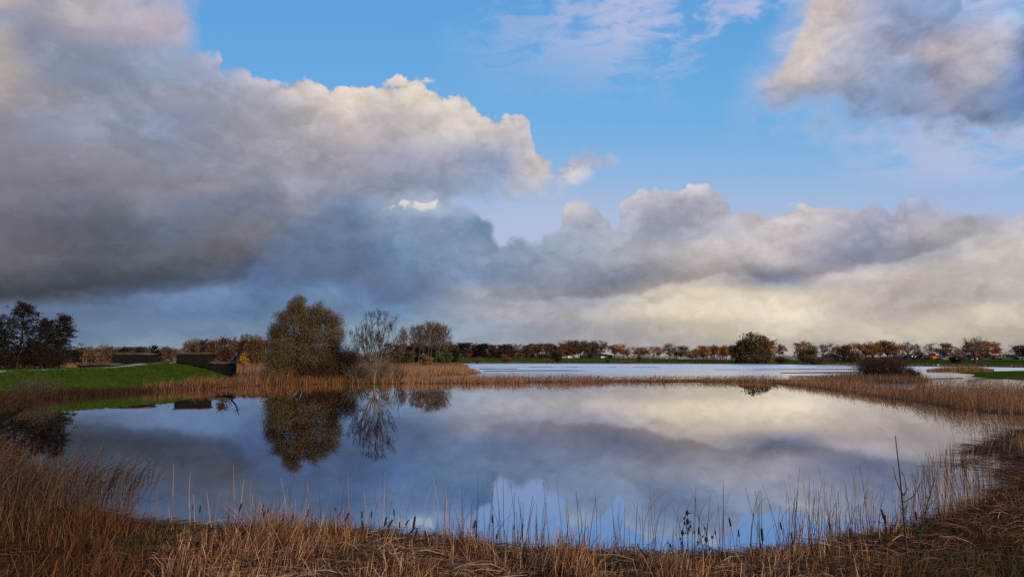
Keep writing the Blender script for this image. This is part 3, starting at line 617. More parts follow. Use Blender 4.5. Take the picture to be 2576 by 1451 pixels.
# brown fringe at the foot of the green bank
fr = np.array(list(map(tuple, poly([(75,1024),(110,1004),(250,994),(400,986),(560,976)]))) + [(-34.5, 78), (-36.5, 66), (-38.2, 60), (-41, 55), (-43, 50)])
reedbed('bank_reeds', 'dark brown rough grass and reeds along the foot of the green bank', 'reeds', fr, 9000, 0.55, 0.028, REEDD, 11, clump=0.5, tint=(0.0, 0.6), lean=(0.2, -0.05), bend=0.45)
fr2 = np.array(list(map(tuple, poly([(400,987),(480,981),(570,976),(660,970)]))) + [(-33.0, 90), (-36, 86), (-35.5, 72), (-36.3, 66)])
reedbed('bank_reeds', 'rusty reeds leaning right below the wooden hides', 'reeds', fr2, 4200, 0.85, 0.036, REED, 12, clump=0.8, cs=1.3, tint=(0.0, 0.55), lean=(0.22, -0.03), bend=0.6, hs=0.55, hcs=1.5, pl=0.12)
g3 = poly([(655,971),(700,968.5),(960,966.5),(960,958.5),(840,957),(660,959)])
reedbed('golden_reeds', 'golden orange reeds at the water under the big willow', 'reeds', g3, 4600, 1.0, 0.038, REEDG, 13, clump=0.85, cs=1.5, bend=0.6, tint=(0.0, 0.72), hs=0.55, hcs=1.5, lean=(0.16, 0.0), pl=0.08)
# the long spit
sp_l = poly([(955,966.5),(1100,966),(1320,964.5),(1320,958),(1100,957),(955,957)])
reedbed('spit_reeds', 'sandy orange reeds right of the bare ash on the near spit', 'reeds', sp_l, 5600, 0.8, 0.036, REED, 14, clump=0.7, cs=1.5, bend=0.6, tint=(0.0, 0.8), hs=0.5, hcs=2.0, pl=0.10)
sp_m = poly([(1300,964.6),(1700,961.6),(1980,967),(1980,959),(1700,956.5),(1300,958)])
reedbed('spit_reeds', 'thin brown reeds on the middle of the spit between pond and flood', 'reeds', sp_m, 5200, 0.66, 0.034, REED, 15, clump=0.8, cs=2.0, bend=0.6, tint=(0.0, 0.65), pl=0.22, plen=0.35, psize=0.10, hs=0.5, hcs=7.0)
sp_r = poly([(1960,966),(2000,969.5),(2150,990),(2300,1014),(2300,992),(2150,974),(2000,961)])
reedbed('spit_reeds', 'dense pinkish brown reeds where the spit bends towards the shore', 'reeds', sp_r, 6000, 0.72, 0.024, REED, 16, clump=0.6, cs=1.5, bend=0.6, tint=(0.0, 0.75), hs=0.5, hcs=1.5, pl=0.10, plen=0.22, psize=0.06)
sp_e = poly([(2280,1011),(2450,1037),(2720,1058),(2720,1010),(2450,996),(2300,986)])
reedbed('spit_reeds', 'tall feathery reeds at the right end of the spit', 'reeds', sp_e, 7500, 1.15, 0.017, REED, 17, clump=0.5, tint=(0.0, 0.7), lean=(0.12, 0.0), bend=0.4, pl=0.45, plen=0.28, psize=0.055, hs=0.25)
# peninsula in the flood, and the marsh behind the willow
pe = poly([(955,950),(1080,946),(1195,942.5),(1210,938.5),(1195,931.5),(1080,932),(940,938)])
reedbed('marsh_reeds', 'orange brown reed tongue reaching into the flooded meadow', 'reeds', pe, 9000, 1.25, 0.06, REED, 18, clump=0.35, bend=0.45, tint=(0.05, 0.85), hs=0.15, k=3, edge=5.0)
pe2 = poly([(930,934),(1080,929),(1178,925.5),(1178,919),(1080,918.5),(930,920)])
reedbed('marsh_reeds', 'olive brown reed belt in front of the poplars', 'reeds', pe2, 7000, 1.5, 0.10, REEDB, 19, clump=0.2, tint=(0.3, 1.0), hs=0.15, k=3, edge=5.0)
bk = np.array([(-33, 92), (-8, 95), (-8, 150), (-30, 240), (-150, 330), (-190, 300), (-120, 150), (-52, 122), (-40, 116)])
reedbed('marsh_reeds', 'rusty reed bed behind the wooden hides and the willow', 'reeds', bk, 17000, 1.5, 0.085, REEDB, 20, clump=0.55, cs=14.0, tint=(0.35, 1.0), hs=0.4, hcs=15, k=3)
rs_ = poly([(2330,936.5),(2500,937.5),(2500,930.5),(2330,930.5)])
reedbed('island_reeds', 'orange brown reed strip between the dark bush and the grass islet', 'reeds', rs_, 5000, 1.45, 0.06, REEDG, 21, clump=0.35, tint=(0.0, 0.8), k=3, edge=5.0)
ib = poly([(1975,959),(2120,964),(2340,964),(2345,956),(2290,950),(2100,951)])
reedbed('island_reeds', 'dull brown sedge around the foot of the dark round bush', 'reeds', ib, 3500, 0.8, 0.05, REEDB, 22, clump=0.4, tint=(0.2, 1.0), k=3)
fs = np.array([gnd(x, y)[:2] for x, y in [(1180,914),(1500,914.2),(1900,915.2),(2150,918.8),(2600,924.6)]] + [gnd(x, y)[:2] for x, y in [(2600,923.2),(2150,917.6),(1900,914.6),(1500,913.7),(1180,913.5)]])
reedbed('shore_tussocks', 'low straw coloured tussocks along the far shore of the flood', 'reeds', fs, 3500, 0.7, 0.35, REEDB, 23, clump=0.85, cs=16.0, tint=(0.3, 1.0), k=3)
# short turf that roughens the green bank
tb = np.array([(-36, 60), (-33.5, 74), (-35, 90), (-38, 108), (-50, 108), (-50, 52), (-42, 52)])
reedbed('bank_turf', 'short bright green turf on the bank below the hides', 'grass', tb, 16000, 0.13, 0.06, GRASS, 24, clump=0.3, cs=1.0, k=3, tint=(0.1, 0.9))

# ---- the near shore
def mat_of_straw(name, label, pg, n, seed, L=(0.35, 0.95), w=0.011, lift=0.12, mat=STRAW, tint=(0.0, 1.0), clump=0.3):
    rs = RS(seed); Q = scatter(pg, n, rs, clump, 0.8); z = np.maximum(height(Q[:, 0], Q[:, 1])[0], -0.02)
    ln = L[0] + (L[1] - L[0]) * rs.rand(n); a = rs.normal(0.5, 1.3, n) + 3.0 * vnoise(Q[:, 0], Q[:, 1], 1.3)
    a = np.where(rs.rand(n) < 0.35, a + math.pi, a)
    up = lift * (0.2 + rs.rand(n) ** 1.6 * 1.6) * (1 + 1.2 * vnoise(Q[:, 0] + 5, Q[:, 1], 0.9)); k = 4; t = np.linspace(0, 1, k)
    Pth = np.zeros((n, k, 3)); Pth[:, :, 0] = Q[:, 0:1] + np.cos(a)[:, None] * ln[:, None] * t; Pth[:, :, 1] = Q[:, 1:2] + np.sin(a)[:, None] * ln[:, None] * t * 0.7
    pk = 0.35 + 0.65 * rs.rand(n)
    Pth[:, :, 2] = z[:, None] + rs.rand(n, 1) * 0.06 + up[:, None] * (t * (1.9 - t * (1 + pk[:, None] * 0.6)))
    sd = np.stack([-np.sin(a), np.cos(a), 0.6 * rs.normal(size=n)], 1); sd /= np.linalg.norm(sd, axis=1, keepdims=True)
    W = w * (0.6 + 0.8 * rs.rand(n))[:, None] * (1 - 0.5 * t[None, :])
    tn = np.clip(tint[0] + (tint[1] - tint[0]) * rs.rand(n) ** 1.2, 0, 1)
    V, Fq, T = strips(Pth, W, sd, tn)
    return tag(mk(name, V, Fq, mat, tint=T), label, 'dead reeds', None, 'stuff')
front = [(380,1330),(600,1342),(800,1347),(1000,1361),(1150,1378),(1300,1396),(1500,1411),(1700,1414),(1900,1408),(2050,1396),(2150,1376),(2300,1338)]
nearz = [gnd(x, y)[:2] for x, y in front]
mid_ = np.array(nearz + [gnd(2300, 1720)[:2], gnd(1288, 1760)[:2], gnd(300, 1720)[:2]])
mat_of_straw('flattened_reeds', 'tangled mat of flattened tan reed straw along the near bank', mid_, 42000, 31, w=0.0125, lift=0.13, clump=0.5)
lft = np.array([gnd(x, y)[:2] for x, y in [(-120,1290),(200,1312),(420,1336),(420,1720),(-300,1720)]])
mat_of_straw('flattened_reeds', 'brown tangle of flattened reeds with painted shadow in the left corner of the bank', lft, 28000, 32, lift=0.16, tint=(0.0, 0.5))  # low tint range puts the corner's deep shadow into the straw colour
rgt = np.array([gnd(x, y)[:2] for x, y in [(2080,1392),(2250,1350),(2380,1322),(2480,1284),(2560,1222),(2620,1150),(2760,1110),(2900,1720),(2080,1720)]])
mat_of_straw('flattened_reeds', 'reddish brown heap of flattened reeds in the right corner of the bank', rgt, 48000, 33, w=0.0125, lift=0.15, tint=(0.0, 0.8), clump=0.35)
sh = np.array([gnd(x, y)[:2] for x, y in [(380,1322),(1000,1350),(1500,1400),(1900,1398),(2150,1365),(2350,1310),(2480,1250),(2500,1270),(2380,1335),(2150,1384),(1900,1418),(1500,1422),(1000,1372),(380,1345)]])
mat_of_straw('floating_straw', 'broken straw floating at the edge of the near bank', sh, 2200, 34, L=(0.2, 0.6), lift=0.03, tint=(0.0, 0.55))
# upright straw growing out of the mat
reedbed('straw_tufts', 'upright tufts of dry sedge growing out of the straw on the near bank', 'dead reeds', mid_, 18000, 0.36, 0.010, STRAW, 35, clump=0.9, cs=0.8, bend=0.7, tint=(0.0, 1.0), hs=0.85, hcs=0.7)
reedbed('straw_tufts', 'brown upright sedge over the heap in the right corner', 'dead reeds', rgt, 11000, 0.27, 0.010, STRAW, 36, clump=0.85, cs=1.0, bend=0.7, tint=(0.0, 0.6), hs=0.85, hcs=0.8)
reedbed('straw_tufts', 'dark brown bent sedge standing over the tangle in the left corner', 'dead reeds', lft, 8000, 0.4, 0.010, STRAW, 49, clump=0.6, cs=1.0, bend=0.8, tint=(0.0, 0.6), hs=0.7, hcs=0.8)
gl = np.array([gnd(x, y)[:2] for x, y in [(2280,1440),(2720,1400),(2900,1700),(2200,1700)]])
reedbed('green_sedge', 'dull green grass among the reeds in the lower right corner', 'grass', gl, 1800, 0.38, 0.011, SEDGE, 37, clump=0.7, cs=1.0, bend=0.6, tint=(0.2, 1.0))
gl2 = np.array([gnd(x, y)[:2] for x, y in [(-60,1385),(330,1350),(470,1320),(520,1345),(420,1470),(-60,1470)]])
reedbed('green_sedge', 'green and yellow grass blades low in the left corner of the bank', 'grass', gl2, 900, 0.34, 0.011, SEDGE, 38, clump=0.7, cs=1.0, bend=0.7, tint=(0.1, 1.0))
# tall reeds on the left
tl = np.array([gnd(x, y)[:2] for x, y in [(-160,1255),(40,1262),(180,1292),(330,1305),(400,1318),(330,1345),(120,1400),(-160,1420)]])
reedbed('tall_reeds', 'tall rusty reeds with dark feathery plumes at the left of the near bank', 'reeds', tl, 1900, 0.95, 0.011, REEDB, 41, lean=(0.12, 0.0), bend=0.5, clump=0.6, cs=0.7, tint=(0.0, 0.85), pl=0.22, plen=0.24, psize=0.05, k=5, hs=0.45, hcs=0.9)
tl2 = np.array([gnd(x, y)[:2] for x, y in [(-160,1150),(-30,1160),(60,1245),(150,1280),(80,1330),(-160,1400)]])
reedbed('tall_reeds', 'dense brown reeds rising at the left edge beside the pond', 'reeds', tl2, 3200, 1.05, 0.012, REEDB, 42, lean=(0.12, 0.0), bend=0.5, clump=0.4, cs=0.8, tint=(0.0, 0.8), pl=0.12, plen=0.2, psize=0.05, k=5, hs=0.2)
rs = RS(43); Ql = scatter(tl, 900, rs); ang = rs.rand(900) * 6.28
V, Fq, T, _ = blades(Ql, 0.9, 0.017, rs, (0.5, 0.0), 0.9, 5, z0=height(Ql[:, 0], Ql[:, 1])[0] + 0.35 + 0.5 * rs.rand(900), tint=(0.0, 0.6), droop=0.55, tip=0.05)
tag(mk('reed_leaves', V, Fq, STALK, tint=T), 'long dark drooping leaves of the tall reeds on the left', 'reeds', None, 'stuff')
t3 = np.array([gnd(x, y)[:2] for x, y in [(-220,1040),(-25,1058),(-28,1150),(62,1252),(-200,1270)]])
reedbed('tall_reeds', 'brown reeds on the left shore between the bank thicket and the near reeds', 'reeds', t3, 4200, 0.8, 0.016, REEDD, 48, bend=0.5, clump=0.3, tint=(0.0, 0.7), pl=0.1, psize=0.05)
lb = np.array([gnd(x, y)[:2] for x, y in [(-120,1100),(-40,1060),(30,1040),(80,1014),(112,1002),(40,1004),(-120,1016)]])
reedbed('bank_thicket', 'rust and grey thicket of reeds at the left end of the green bank', 'reeds', lb, 4000, 0.5, 0.022, REEDD, 44, bend=0.6, clump=0.4, tint=(0.0, 0.5), pl=0.05)
# reeds standing in the water on the right
rw = np.array([gnd(x, y)[:2] for x, y in [(2290,1190),(2400,1105),(2440,1085),(2560,1060),(2640,1060),(2600,1120),(2540,1190),(2470,1262),(2380,1305),(2300,1318)]])
reedbed('water_reeds', 'sparse upright reeds standing in the water at the right', 'reeds', rw, 900, 0.85, 0.012, STALK, 45, bend=0.2, lean=(0.03, 0), clump=0.8, cs=1.2, tint=(0.2, 1.0), k=4, hs=0.5)
rm_ = np.array([gnd(x, y)[:2] for x, y in [(2400,1180),(2440,1130),(2560,1085),(2680,1080),(2640,1180),(2560,1230),(2480,1250),(2520,1180),(2500,1140)]])
mat_of_straw('fallen_reeds', 'dark fallen reeds matted on the water at the right', rm_, 4200, 46, L=(0.5, 1.1), lift=0.12, w=0.014, tint=(0.1, 0.6), clump=0.85)
re_ = np.array([gnd(x, y)[:2] for x, y in [(2535,1125),(2590,1085),(2760,1080),(2760,1190),(2600,1195)]])
reedbed('water_reeds', 'rust coloured reed clump at the right edge in front of the spit', 'reeds', re_, 3800, 0.8, 0.013, REED, 47, bend=0.3, clump=0.3, tint=(0.0, 0.8))
# bare stalks between the near bank and the pond
def stalks(name, label, xs, seed, mat=STALK, h=(0.35, 1.15), tint=(0.0, 1.0)):
    rs = RS(seed); n = len(xs); fx = [q[0] for q in SHORE_NEAR[6:23]]; fy = [q[1] for q in SHORE_NEAR[6:23]]
    yb = np.interp(xs, fx, fy) - rs.rand(n) * 14 + 4
    Q = np.array([gnd(x, y)[:2] for x, y in zip(xs, yb)]); k = 7; t = np.linspace(0, 1, k)
    hh_ = h[0] + (h[1] - h[0]) * rs.rand(n) ** 1.2; le = rs.normal(0, 0.10, n); kink = np.where(rs.rand(n) < 0.42, rs.normal(0.35, 0.35, n), rs.normal(0, 0.05, n))
    Pth = np.zeros((n, k, 3)); Pth[:, :, 0] = Q[:, 0:1] + hh_[:, None] * (le[:, None] * t + kink[:, None] * np.clip(t - 0.45, 0, 1) ** 1.7)
    Pth[:, :, 1] = Q[:, 1:2] + hh_[:, None] * rs.normal(0, 0.08, n)[:, None] * t
    Pth[:, :, 2] = -0.05 + hh_[:, None] * (t - np.abs(kink)[:, None] * 0.9 * np.clip(t - 0.5, 0, 1) ** 2)
    b = rs.rand(n) * 1.2 - 0.6; side = np.stack([np.cos(b), np.sin(b), 0 * b], 1)
    W = (0.0075 + 0.008 * rs.rand(n))[:, None] * (1 - 0.65 * t)
    V, Fq, T = strips(Pth, W, side, tint[0] + (tint[1] - tint[0]) * rs.rand(n))
    return tag(mk(name, V, Fq, mat, tint=T), label, 'reed stalks', None, 'stuff')
rs = RS(50)
stalks('reed_stalks', 'pale bent reed stalks rising against the dark water at left', 390 + 800 * rs.rand(115), 51, tint=(0.35, 1.0), h=(0.35, 1.25))
stalks('reed_stalks', 'straight dark reed stalks rising against the reflected clouds', 1150 + 850 * rs.rand(170), 52, tint=(0.0, 0.6), h=(0.3, 1.3))
stalks('reed_stalks', 'crowded brown reed stalks around the sapling at right', 1980 + 500 * rs.rand(360), 53, tint=(0.1, 0.85), h=(0.35, 1.45))
# ------------------------------------------------------------------ trees and bushes
class Grow:
    def __init__(s, seed): s.rs = RS(seed); s.A = []; s.B = []; s.r0 = []; s.r1 = []; s.tips = []; s.lv = []
    def seg(s, a, b, r0, r1, lv): s.A.append(a); s.B.append(b); s.r0.append(r0); s.r1.append(r1); s.lv.append(lv)
    def branch(s, p, d, L, r, depth, maxd, spread=0.5, trop=0.15, kids=3, lr=0.68, nseg=3, wig=0.12, rr=0.6, inside=None, lv=0, minr=0.012):
        rs = s.rs; d = np.array(d, float); d /= np.linalg.norm(d); p = np.array(p, float); pts = []
        for i in range(nseg):
            d = d + rs.normal(0, wig, 3) + np.array([0, 0, trop]); d /= np.linalg.norm(d)
            q = p + d * L / nseg
            if inside is not None and not inside(q): 
                if i == 0: s.tips.append(p.copy()); return
                break
            ra = max(minr, r * (1 - (1 - rr) * i / nseg)); rb = max(minr, r * (1 - (1 - rr) * (i + 1) / nseg))
            s.seg(p.copy(), q.copy(), ra, rb, lv); p = q; pts.append((p.copy(), d.copy(), rb))
        if depth >= maxd: s.tips.append(p.copy()); return
        nk = max(1, kids + rs.randint(-1, 2))
        for j in range(nk):
            pp, dd, rb = pts[-1] if (j < 2 or len(pts) == 1) else pts[rs.randint(0, len(pts))]
            v = rdirs(rs, 1)[0]; v -= dd * v.dot(dd); v /= np.linalg.norm(v)
            sp = spread * (0.5 + 0.9 * rs.rand()); nd = dd * math.cos(sp) + v * math.sin(sp)
            s.branch(pp, nd, L * lr * (0.75 + 0.5 * rs.rand()), rb * (0.85 if j == 0 else 0.65), depth + 1, maxd, spread, trop, kids, lr, nseg, wig, rr, inside, lv + 1, minr)
    def mesh(s, lo, hi, sides):
        i = [k for k in range(len(s.lv)) if lo <= s.lv[k] <= hi]
        if not i: return None
        return tubes(np.array(s.A)[i], np.array(s.B)[i], np.array(s.r0)[i], np.array(s.r1)[i], sides)
def crown_of(C0, spread, n, size, rs, aspect=0.7, bottom=None, flat=0.8):
    """leaf faces in loose clumps round the points C0"""
    C0 = np.asarray(C0); k = rs.randint(0, len(C0), n); base = rs.rand(len(C0))
    Pn = C0[k] + rs.normal(size=(n, 3)) * spread * np.array([1, 1, flat])
    V, Fq = leafquads(Pn, size, rs, aspect)
    t = np.clip(0.55 * base[k] + 0.55 * rs.rand(n) - 0.05, 0, 1)
    return V, Fq, np.repeat(t, 4)
def far_tree(kind, leaf, seed, h=12.0, w=8.0):
    """a tree template at its own size, standing on z = 0: trunk + crown"""
    rs = RS(seed); g = Grow(seed)
    root = thing('tree', 'template', 'tree')
    if kind == 'oak':                                  # clear trunk, round uneven crown
        th = h * (0.26 + 0.08 * rs.rand()); cz = th + (h - th) * 0.52
        g.branch((0, 0, 0), (0.04 * rs.randn(), 0, 1), th, h * 0.026, 0, 0, nseg=3, wig=0.05)
        top = g.tips[-1]; cl = []
        for i in range(24):
            v = rdirs(rs, 1)[0]
            e = np.array([v[0] * w * 0.42, v[1] * w * 0.42, v[2] * (h - th) * 0.45]) * (0.5 + 0.5 * rs.rand() ** 0.5) + (0, 0, cz)
            m_ = (top * 0.5 + e * 0.5) + rs.normal(0, 0.2, 3); r = h * 0.013
            g.seg(top.copy(), m_, r, r * 0.7, 1); g.seg(m_, e, r * 0.7, r * 0.3, 1); cl.append(e)
            for q in range(4):
                e2 = e + rs.normal(0, w * 0.085, 3); g.seg(e, e2, r * 0.3, r * 0.15, 2); cl.append(e2)
        tw = []
        n, sz, sp = (int(2000 * max(1, w / 8.5)), h * 0.045, 0.6) 
        V, Fq, T = crown_of(cl, sp, n, sz, rs)
    elif kind == 'sparse':                             # half bare: limbs, fine twigs and a thin veil of leaves
        th = h * (0.27 + 0.06 * rs.rand()); cz = th + (h - th) * 0.5; top = np.array((0.15 * rs.randn(), 0.15 * rs.randn(), th))
        g.seg(np.zeros(3), top * 0.5, h * 0.017, h * 0.015, 0); g.seg(top * 0.5, top, h * 0.015, h * 0.013, 0); cl = []
        lead = np.array((0.1 * rs.randn(), 0.1 * rs.randn(), h * 0.9)); g.seg(top, lead, h * 0.012, h * 0.004, 1)
        for i in range(26):
            v = rdirs(rs, 1)[0]; e = np.array([v[0] * w * 0.44, v[1] * w * 0.44, v[2] * (h - th) * 0.46]) * (0.6 + 0.4 * rs.rand() ** 0.5) + (0, 0, cz)
            f = min(0.8, max(0.0, (e[2] - th) / (h - th) * 0.75)); b0 = top + (lead - top) * f; m_ = b0 * 0.45 + e * 0.55 + rs.normal(0, 0.2, 3) - (0, 0, 0.03 * h)
            g.seg(b0, m_, h * 0.008, h * 0.0055, 1); g.seg(m_, e, h * 0.0055, h * 0.003, 1); cl.append(e)
            for q in range(6):
                e2 = e + rs.normal(0, w * 0.075, 3) + (0, 0, h * 0.02); st = m_ + (e - m_) * rs.rand(); g.seg(st, e2, h * 0.003, h * 0.002, 2); cl.append(e2)
        V, Fq, T = crown_of(cl, 0.5, int(900 * max(1, w / 8.5)), h * 0.04, rs)
    elif kind == 'bare':
        g.branch((0, 0, 0), (0, 0, 1), h * 0.32, h * 0.018, 0, 6, spread=0.42, trop=0.22, kids=3, lr=0.66, nseg=2, wig=0.10, minr=0.035)
        V = None
    elif kind == 'wood':                               # dense tree of a wood, leafy down to the ground
        th = h * 0.2; g.branch((0, 0, 0), (0, 0, 1), h * 0.7, h * 0.02, 0, 0, nseg=3, wig=0.05); cl = []
        for i in range(int(48 * max(1, w / 8) ** 1.3)):
            z = h * (0.08 + 0.86 * rs.rand()); f = math.sqrt(max(0.05, 1 - ((z / h - 0.5) / 0.56) ** 2)); a = rs.rand() * 6.28; q = w * 0.44 * f * math.sqrt(rs.rand())
            cl.append((q * math.cos(a), q * math.sin(a), z))
            if i % 2 == 0: g.seg(np.array((0, 0, z * 0.7)), np.array(cl[-1]), h * 0.008, h * 0.003, 1)
        V, Fq, T = crown_of(cl, 0.7, int(3000 * max(1, w / 8) ** 1.5), h * 0.045, rs)
    elif kind == 'bush':                               # many stems from the ground
        cl = []
        for i in range(16):
            a = rs.rand() * 6.28; q = rs.rand() ** 0.5; e = np.array((w * 0.42 * q * math.cos(a), w * 0.42 * q * math.sin(a), h * (0.92 - 0.5 * q * q) * (0.75 + 0.25 * rs.rand())))
            b = np.array((w * 0.06 * math.cos(a), w * 0.06 * math.sin(a), 0)); m_ = b * 0.4 + e * 0.6 + rs.normal(0, 0.1, 3)
            g.seg(b, m_, h * 0.014, h * 0.009, 0); g.seg(m_, e, h * 0.009, h * 0.004, 0)
            cl += [e * 0.92, m_, e * 0.55 + b * 0.45] + [e + rs.normal(0, w * 0.06, 3) for _ in range(2)]
        V, Fq, T = crown_of(cl, w * 0.08, 2200, h * 0.06, rs)
    t_ = g.mesh(0, 1 if kind != 'bare' else 2, 5)
    trunk = mk('trunk', t_[0], t_[1], BARK, root)
    if kind == 'bare':
        c_ = g.mesh(3, 9, 3); z_ = c_[0][:, 2].max(); zx = np.abs(c_[0][:, 0]).max() * 2
        mk('crown', c_[0], c_[1], LEAF[leaf], root, tint=RS(seed).rand(len(c_[0]) // 6).repeat(6))
    else:
        if kind == 'sparse':
            c_ = g.mesh(2, 9, 3); nb_ = len(V); V = np.concatenate([V, c_[0]]); Fq = np.concatenate([Fq, c_[1] + nb_]); T = np.concatenate([T, np.full(len(c_[0]), 0.25)])
        V[:, 2] = np.maximum(V[:, 2], 0.02)
        mk('crown', V, Fq, LEAF[leaf], root, tint=T)
        z_ = V[:, 2].max(); zx = np.percentile(V[:, 0], 98) - np.percentile(V[:, 0], 2)
    root['_h'] = float(z_); root['_w'] = float(zx)
    return root
TEMPL = {}
def place_tree(kind, leaf, x, ytop, wpx, D, zb, label, cat='tree', group=None, name=None, var=None, rs=RS(77)):
    """a tree of this kind whose top and width are as measured, at distance D with its foot at height zb"""
    X, Y, _ = at(x, 900, D); ht = at(x, ytop, D)[2] - zb; wd = wpx / F * D
    v = var if var is not None else rs.randint(0, 3); tw_ = min((6.0, 8.5, 11.5, 15.5), key=lambda q: abs(math.log(q / (wd / ht * 12.0)))); key = (kind, leaf, v, tw_)
    first = key not in TEMPL
    if first: TEMPL[key] = far_tree(kind, leaf, 100 + v * 17 + len(TEMPL) * 7, 12.0, tw_)
    src = TEMPL[key]
    o = src if (first or src.get('_free')) else copy_tree(src)
    o.name = name or {'bush': 'bush', 'bare': 'bare_tree', 'sparse': 'oak_tree', 'oak': 'oak_tree', 'wood': 'woodland_tree'}[kind]
    sw = wd / src['_w'] * (1.15 if kind != 'bush' else 1.05); o.location = (X, Y, zb); o.scale = (sw, sw, ht / src['_h']); o.rotation_euler = (0, 0, rs.rand() * 6.28 if abs(sw) else 0)
    return tag(o, label, cat, group)
def z1(zx, zy): return ((2200 + zx / 5.152) * .6289, (1320 + zy / 5.152) * .6289)
def z2(zx, zy): return ((2650 + zx / 5.152) * .6289, (1300 + zy / 5.152) * .6289)
def z5(zx, zy): return ((3200 + zx / 5.152) * .6289, (1320 + zy / 5.152) * .6289)
def z6(zx, zy): return ((3600 + zx / 5.194) * .6289, (1320 + zy / 5.194) * .6289)
def z8(zx, zy): return ((1550 + zx / 3.68) * .6289, (1250 + zy / 3.68) * .6289)
def z4(zx, zy): return ((250 + zx / 5.724) * .6289, (1320 + zy / 5.724) * .6289)
def z3(zx, zy): return ((680 + zx / 6.44) * .6289, (1340 + zy / 6.44) * .6289)
S = {z1: .6289 / 5.152, z2: .6289 / 5.152, z5: .6289 / 5.152, z6: .6289 / 5.194, z8: .6289 / 3.68, z4: .6289 / 5.724, z3: .6289 / 6.44}
ORD = 'first second third fourth fifth sixth seventh eighth ninth tenth eleventh twelfth thirteenth fourteenth fifteenth sixteenth seventeenth eighteenth nineteenth twentieth twenty-first twenty-second twenty-third twenty-fourth twenty-fifth twenty-sixth twenty-seventh twenty-eighth twenty-ninth thirtieth thirty-first thirty-second thirty-third thirty-fourth thirty-fifth thirty-sixth thirty-seventh thirty-eighth thirty-ninth fortieth forty-first forty-second forty-third forty-fourth forty-fifth forty-sixth forty-seventh forty-eighth forty-ninth fiftieth fifty-first fifty-second fifty-third fifty-fourth fifty-fifth fifty-sixth fifty-seventh fifty-eighth fifty-ninth sixtieth'.split()
LOOK = {('oak', 'orange'): 'orange oak', ('oak', 'russet'): 'russet oak', ('oak', 'brown'): 'brown oak', ('oak', 'olive'): 'olive brown oak', ('sparse', 'brown'): 'half bare brown oak', ('sparse', 'russet'): 'half bare russet oak', ('sparse', 'grey'): 'nearly leafless grey oak', ('bare', 'grey'): 'bare grey tree', ('wood', 'dark'): 'dark leafy tree', ('wood', 'brown'): 'brown leafy tree', ('wood', 'maroon'): 'maroon leafy tree', ('wood', 'olive'): 'olive leafy tree', ('wood', 'tan'): 'tan twiggy tree', ('wood', 'russet'): 'russet leafy tree', ('oak', 'dark'): 'dark oak'}
def row(fn, items, Dfn, zfn, where, group, cat='tree', yoff=0.0):
    items = sorted(items, key=lambda q: q[0]); cnt = {}
    for zx, zt, w, kind, leaf in items:
        x, y = fn(zx, zt); look = LOOK[(kind, leaf)]; cnt[look] = cnt.get(look, 0) + 1
    seen = {}
    for zx, zt, w, kind, leaf in items:
        x, y = fn(zx, zt); look = LOOK[(kind, leaf)]; seen[look] = seen.get(look, 0) + 1
        lab = (f'{ORD[seen[look]-1]} {look} from left {where}' if cnt[look] > 1 else f'the only {look} {where}')
        D = Dfn(x); place_tree(kind, leaf, x, y + yoff, w * S[fn], D, zfn(x, D), lab, cat, group)
def gz(x, D):
    u, v = uv(x, 905.5); return max(0.0, H(u * D, D)) - 0.05
DK = lambda x: 652.0
row(z1, [(235,225,200,'oak','russet'),(340,190,260,'oak','brown'),(500,185,210,'oak','brown'),(620,200,180,'oak','olive'),(730,180,200,'sparse','brown'),(880,215,230,'oak','brown'),(1040,185,260,'sparse','brown'),(430,330,220,'oak','olive'),(800,330,200,'oak','brown')],
    lambda x: 690.0, gz, 'in the tall clump behind the white caravan', 'oaks in the clump by the caravans')
row(z1, [(1330,285,260,'oak','orange'),(1500,262,270,'oak','orange'),(1735,330,150,'sparse','brown'),(1840,335,160,'oak','russet'),(1925,332,170,'oak','russet'),(2040,322,200,'sparse','russet'),(2240,318,190,'oak','orange'),(2140,420,50,'sparse','grey'),(1600,380,120,'oak','russet')],
    DK, gz, 'in the dike avenue right of the caravan', 'avenue oaks on the dike by the caravan')
row(z2, [(135,358,200,'sparse','grey'),(170,385,140,'sparse','grey'),(240,430,90,'sparse','grey'),(280,440,80,'sparse','brown'),(375,398,235,'oak','brown'),(515,500,120,'sparse','russet'),(620,488,170,'oak','russet'),(695,470,130,'oak','orange'),(845,405,200,'oak','orange'),(910,430,150,'oak','orange'),(1015,402,110,'sparse','brown'),(1072,388,120,'oak','brown'),(1130,415,110,'sparse','russet'),(1195,412,130,'sparse','russet'),(1250,420,110,'oak','russet'),(1315,400,180,'oak','orange'),(1435,400,140,'oak','brown'),(1490,410,110,'oak','brown'),(2400,365,160,'sparse','brown'),(2480,380,150,'sparse','brown')],
    DK, gz, 'in the dike avenue left of the domed clump', 'avenue oaks on the middle of the dike')
row(z2, [(1600,330,300,'wood','olive'),(1740,230,330,'wood','olive'),(1890,125,420,'oak','olive'),(1900,250,420,'wood','brown'),(2090,180,260,'oak','brown'),(2160,268,330,'wood','russet')],
    lambda x: 560.0, gz, 'in the great domed clump on the far shore', 'oaks of the great domed clump')
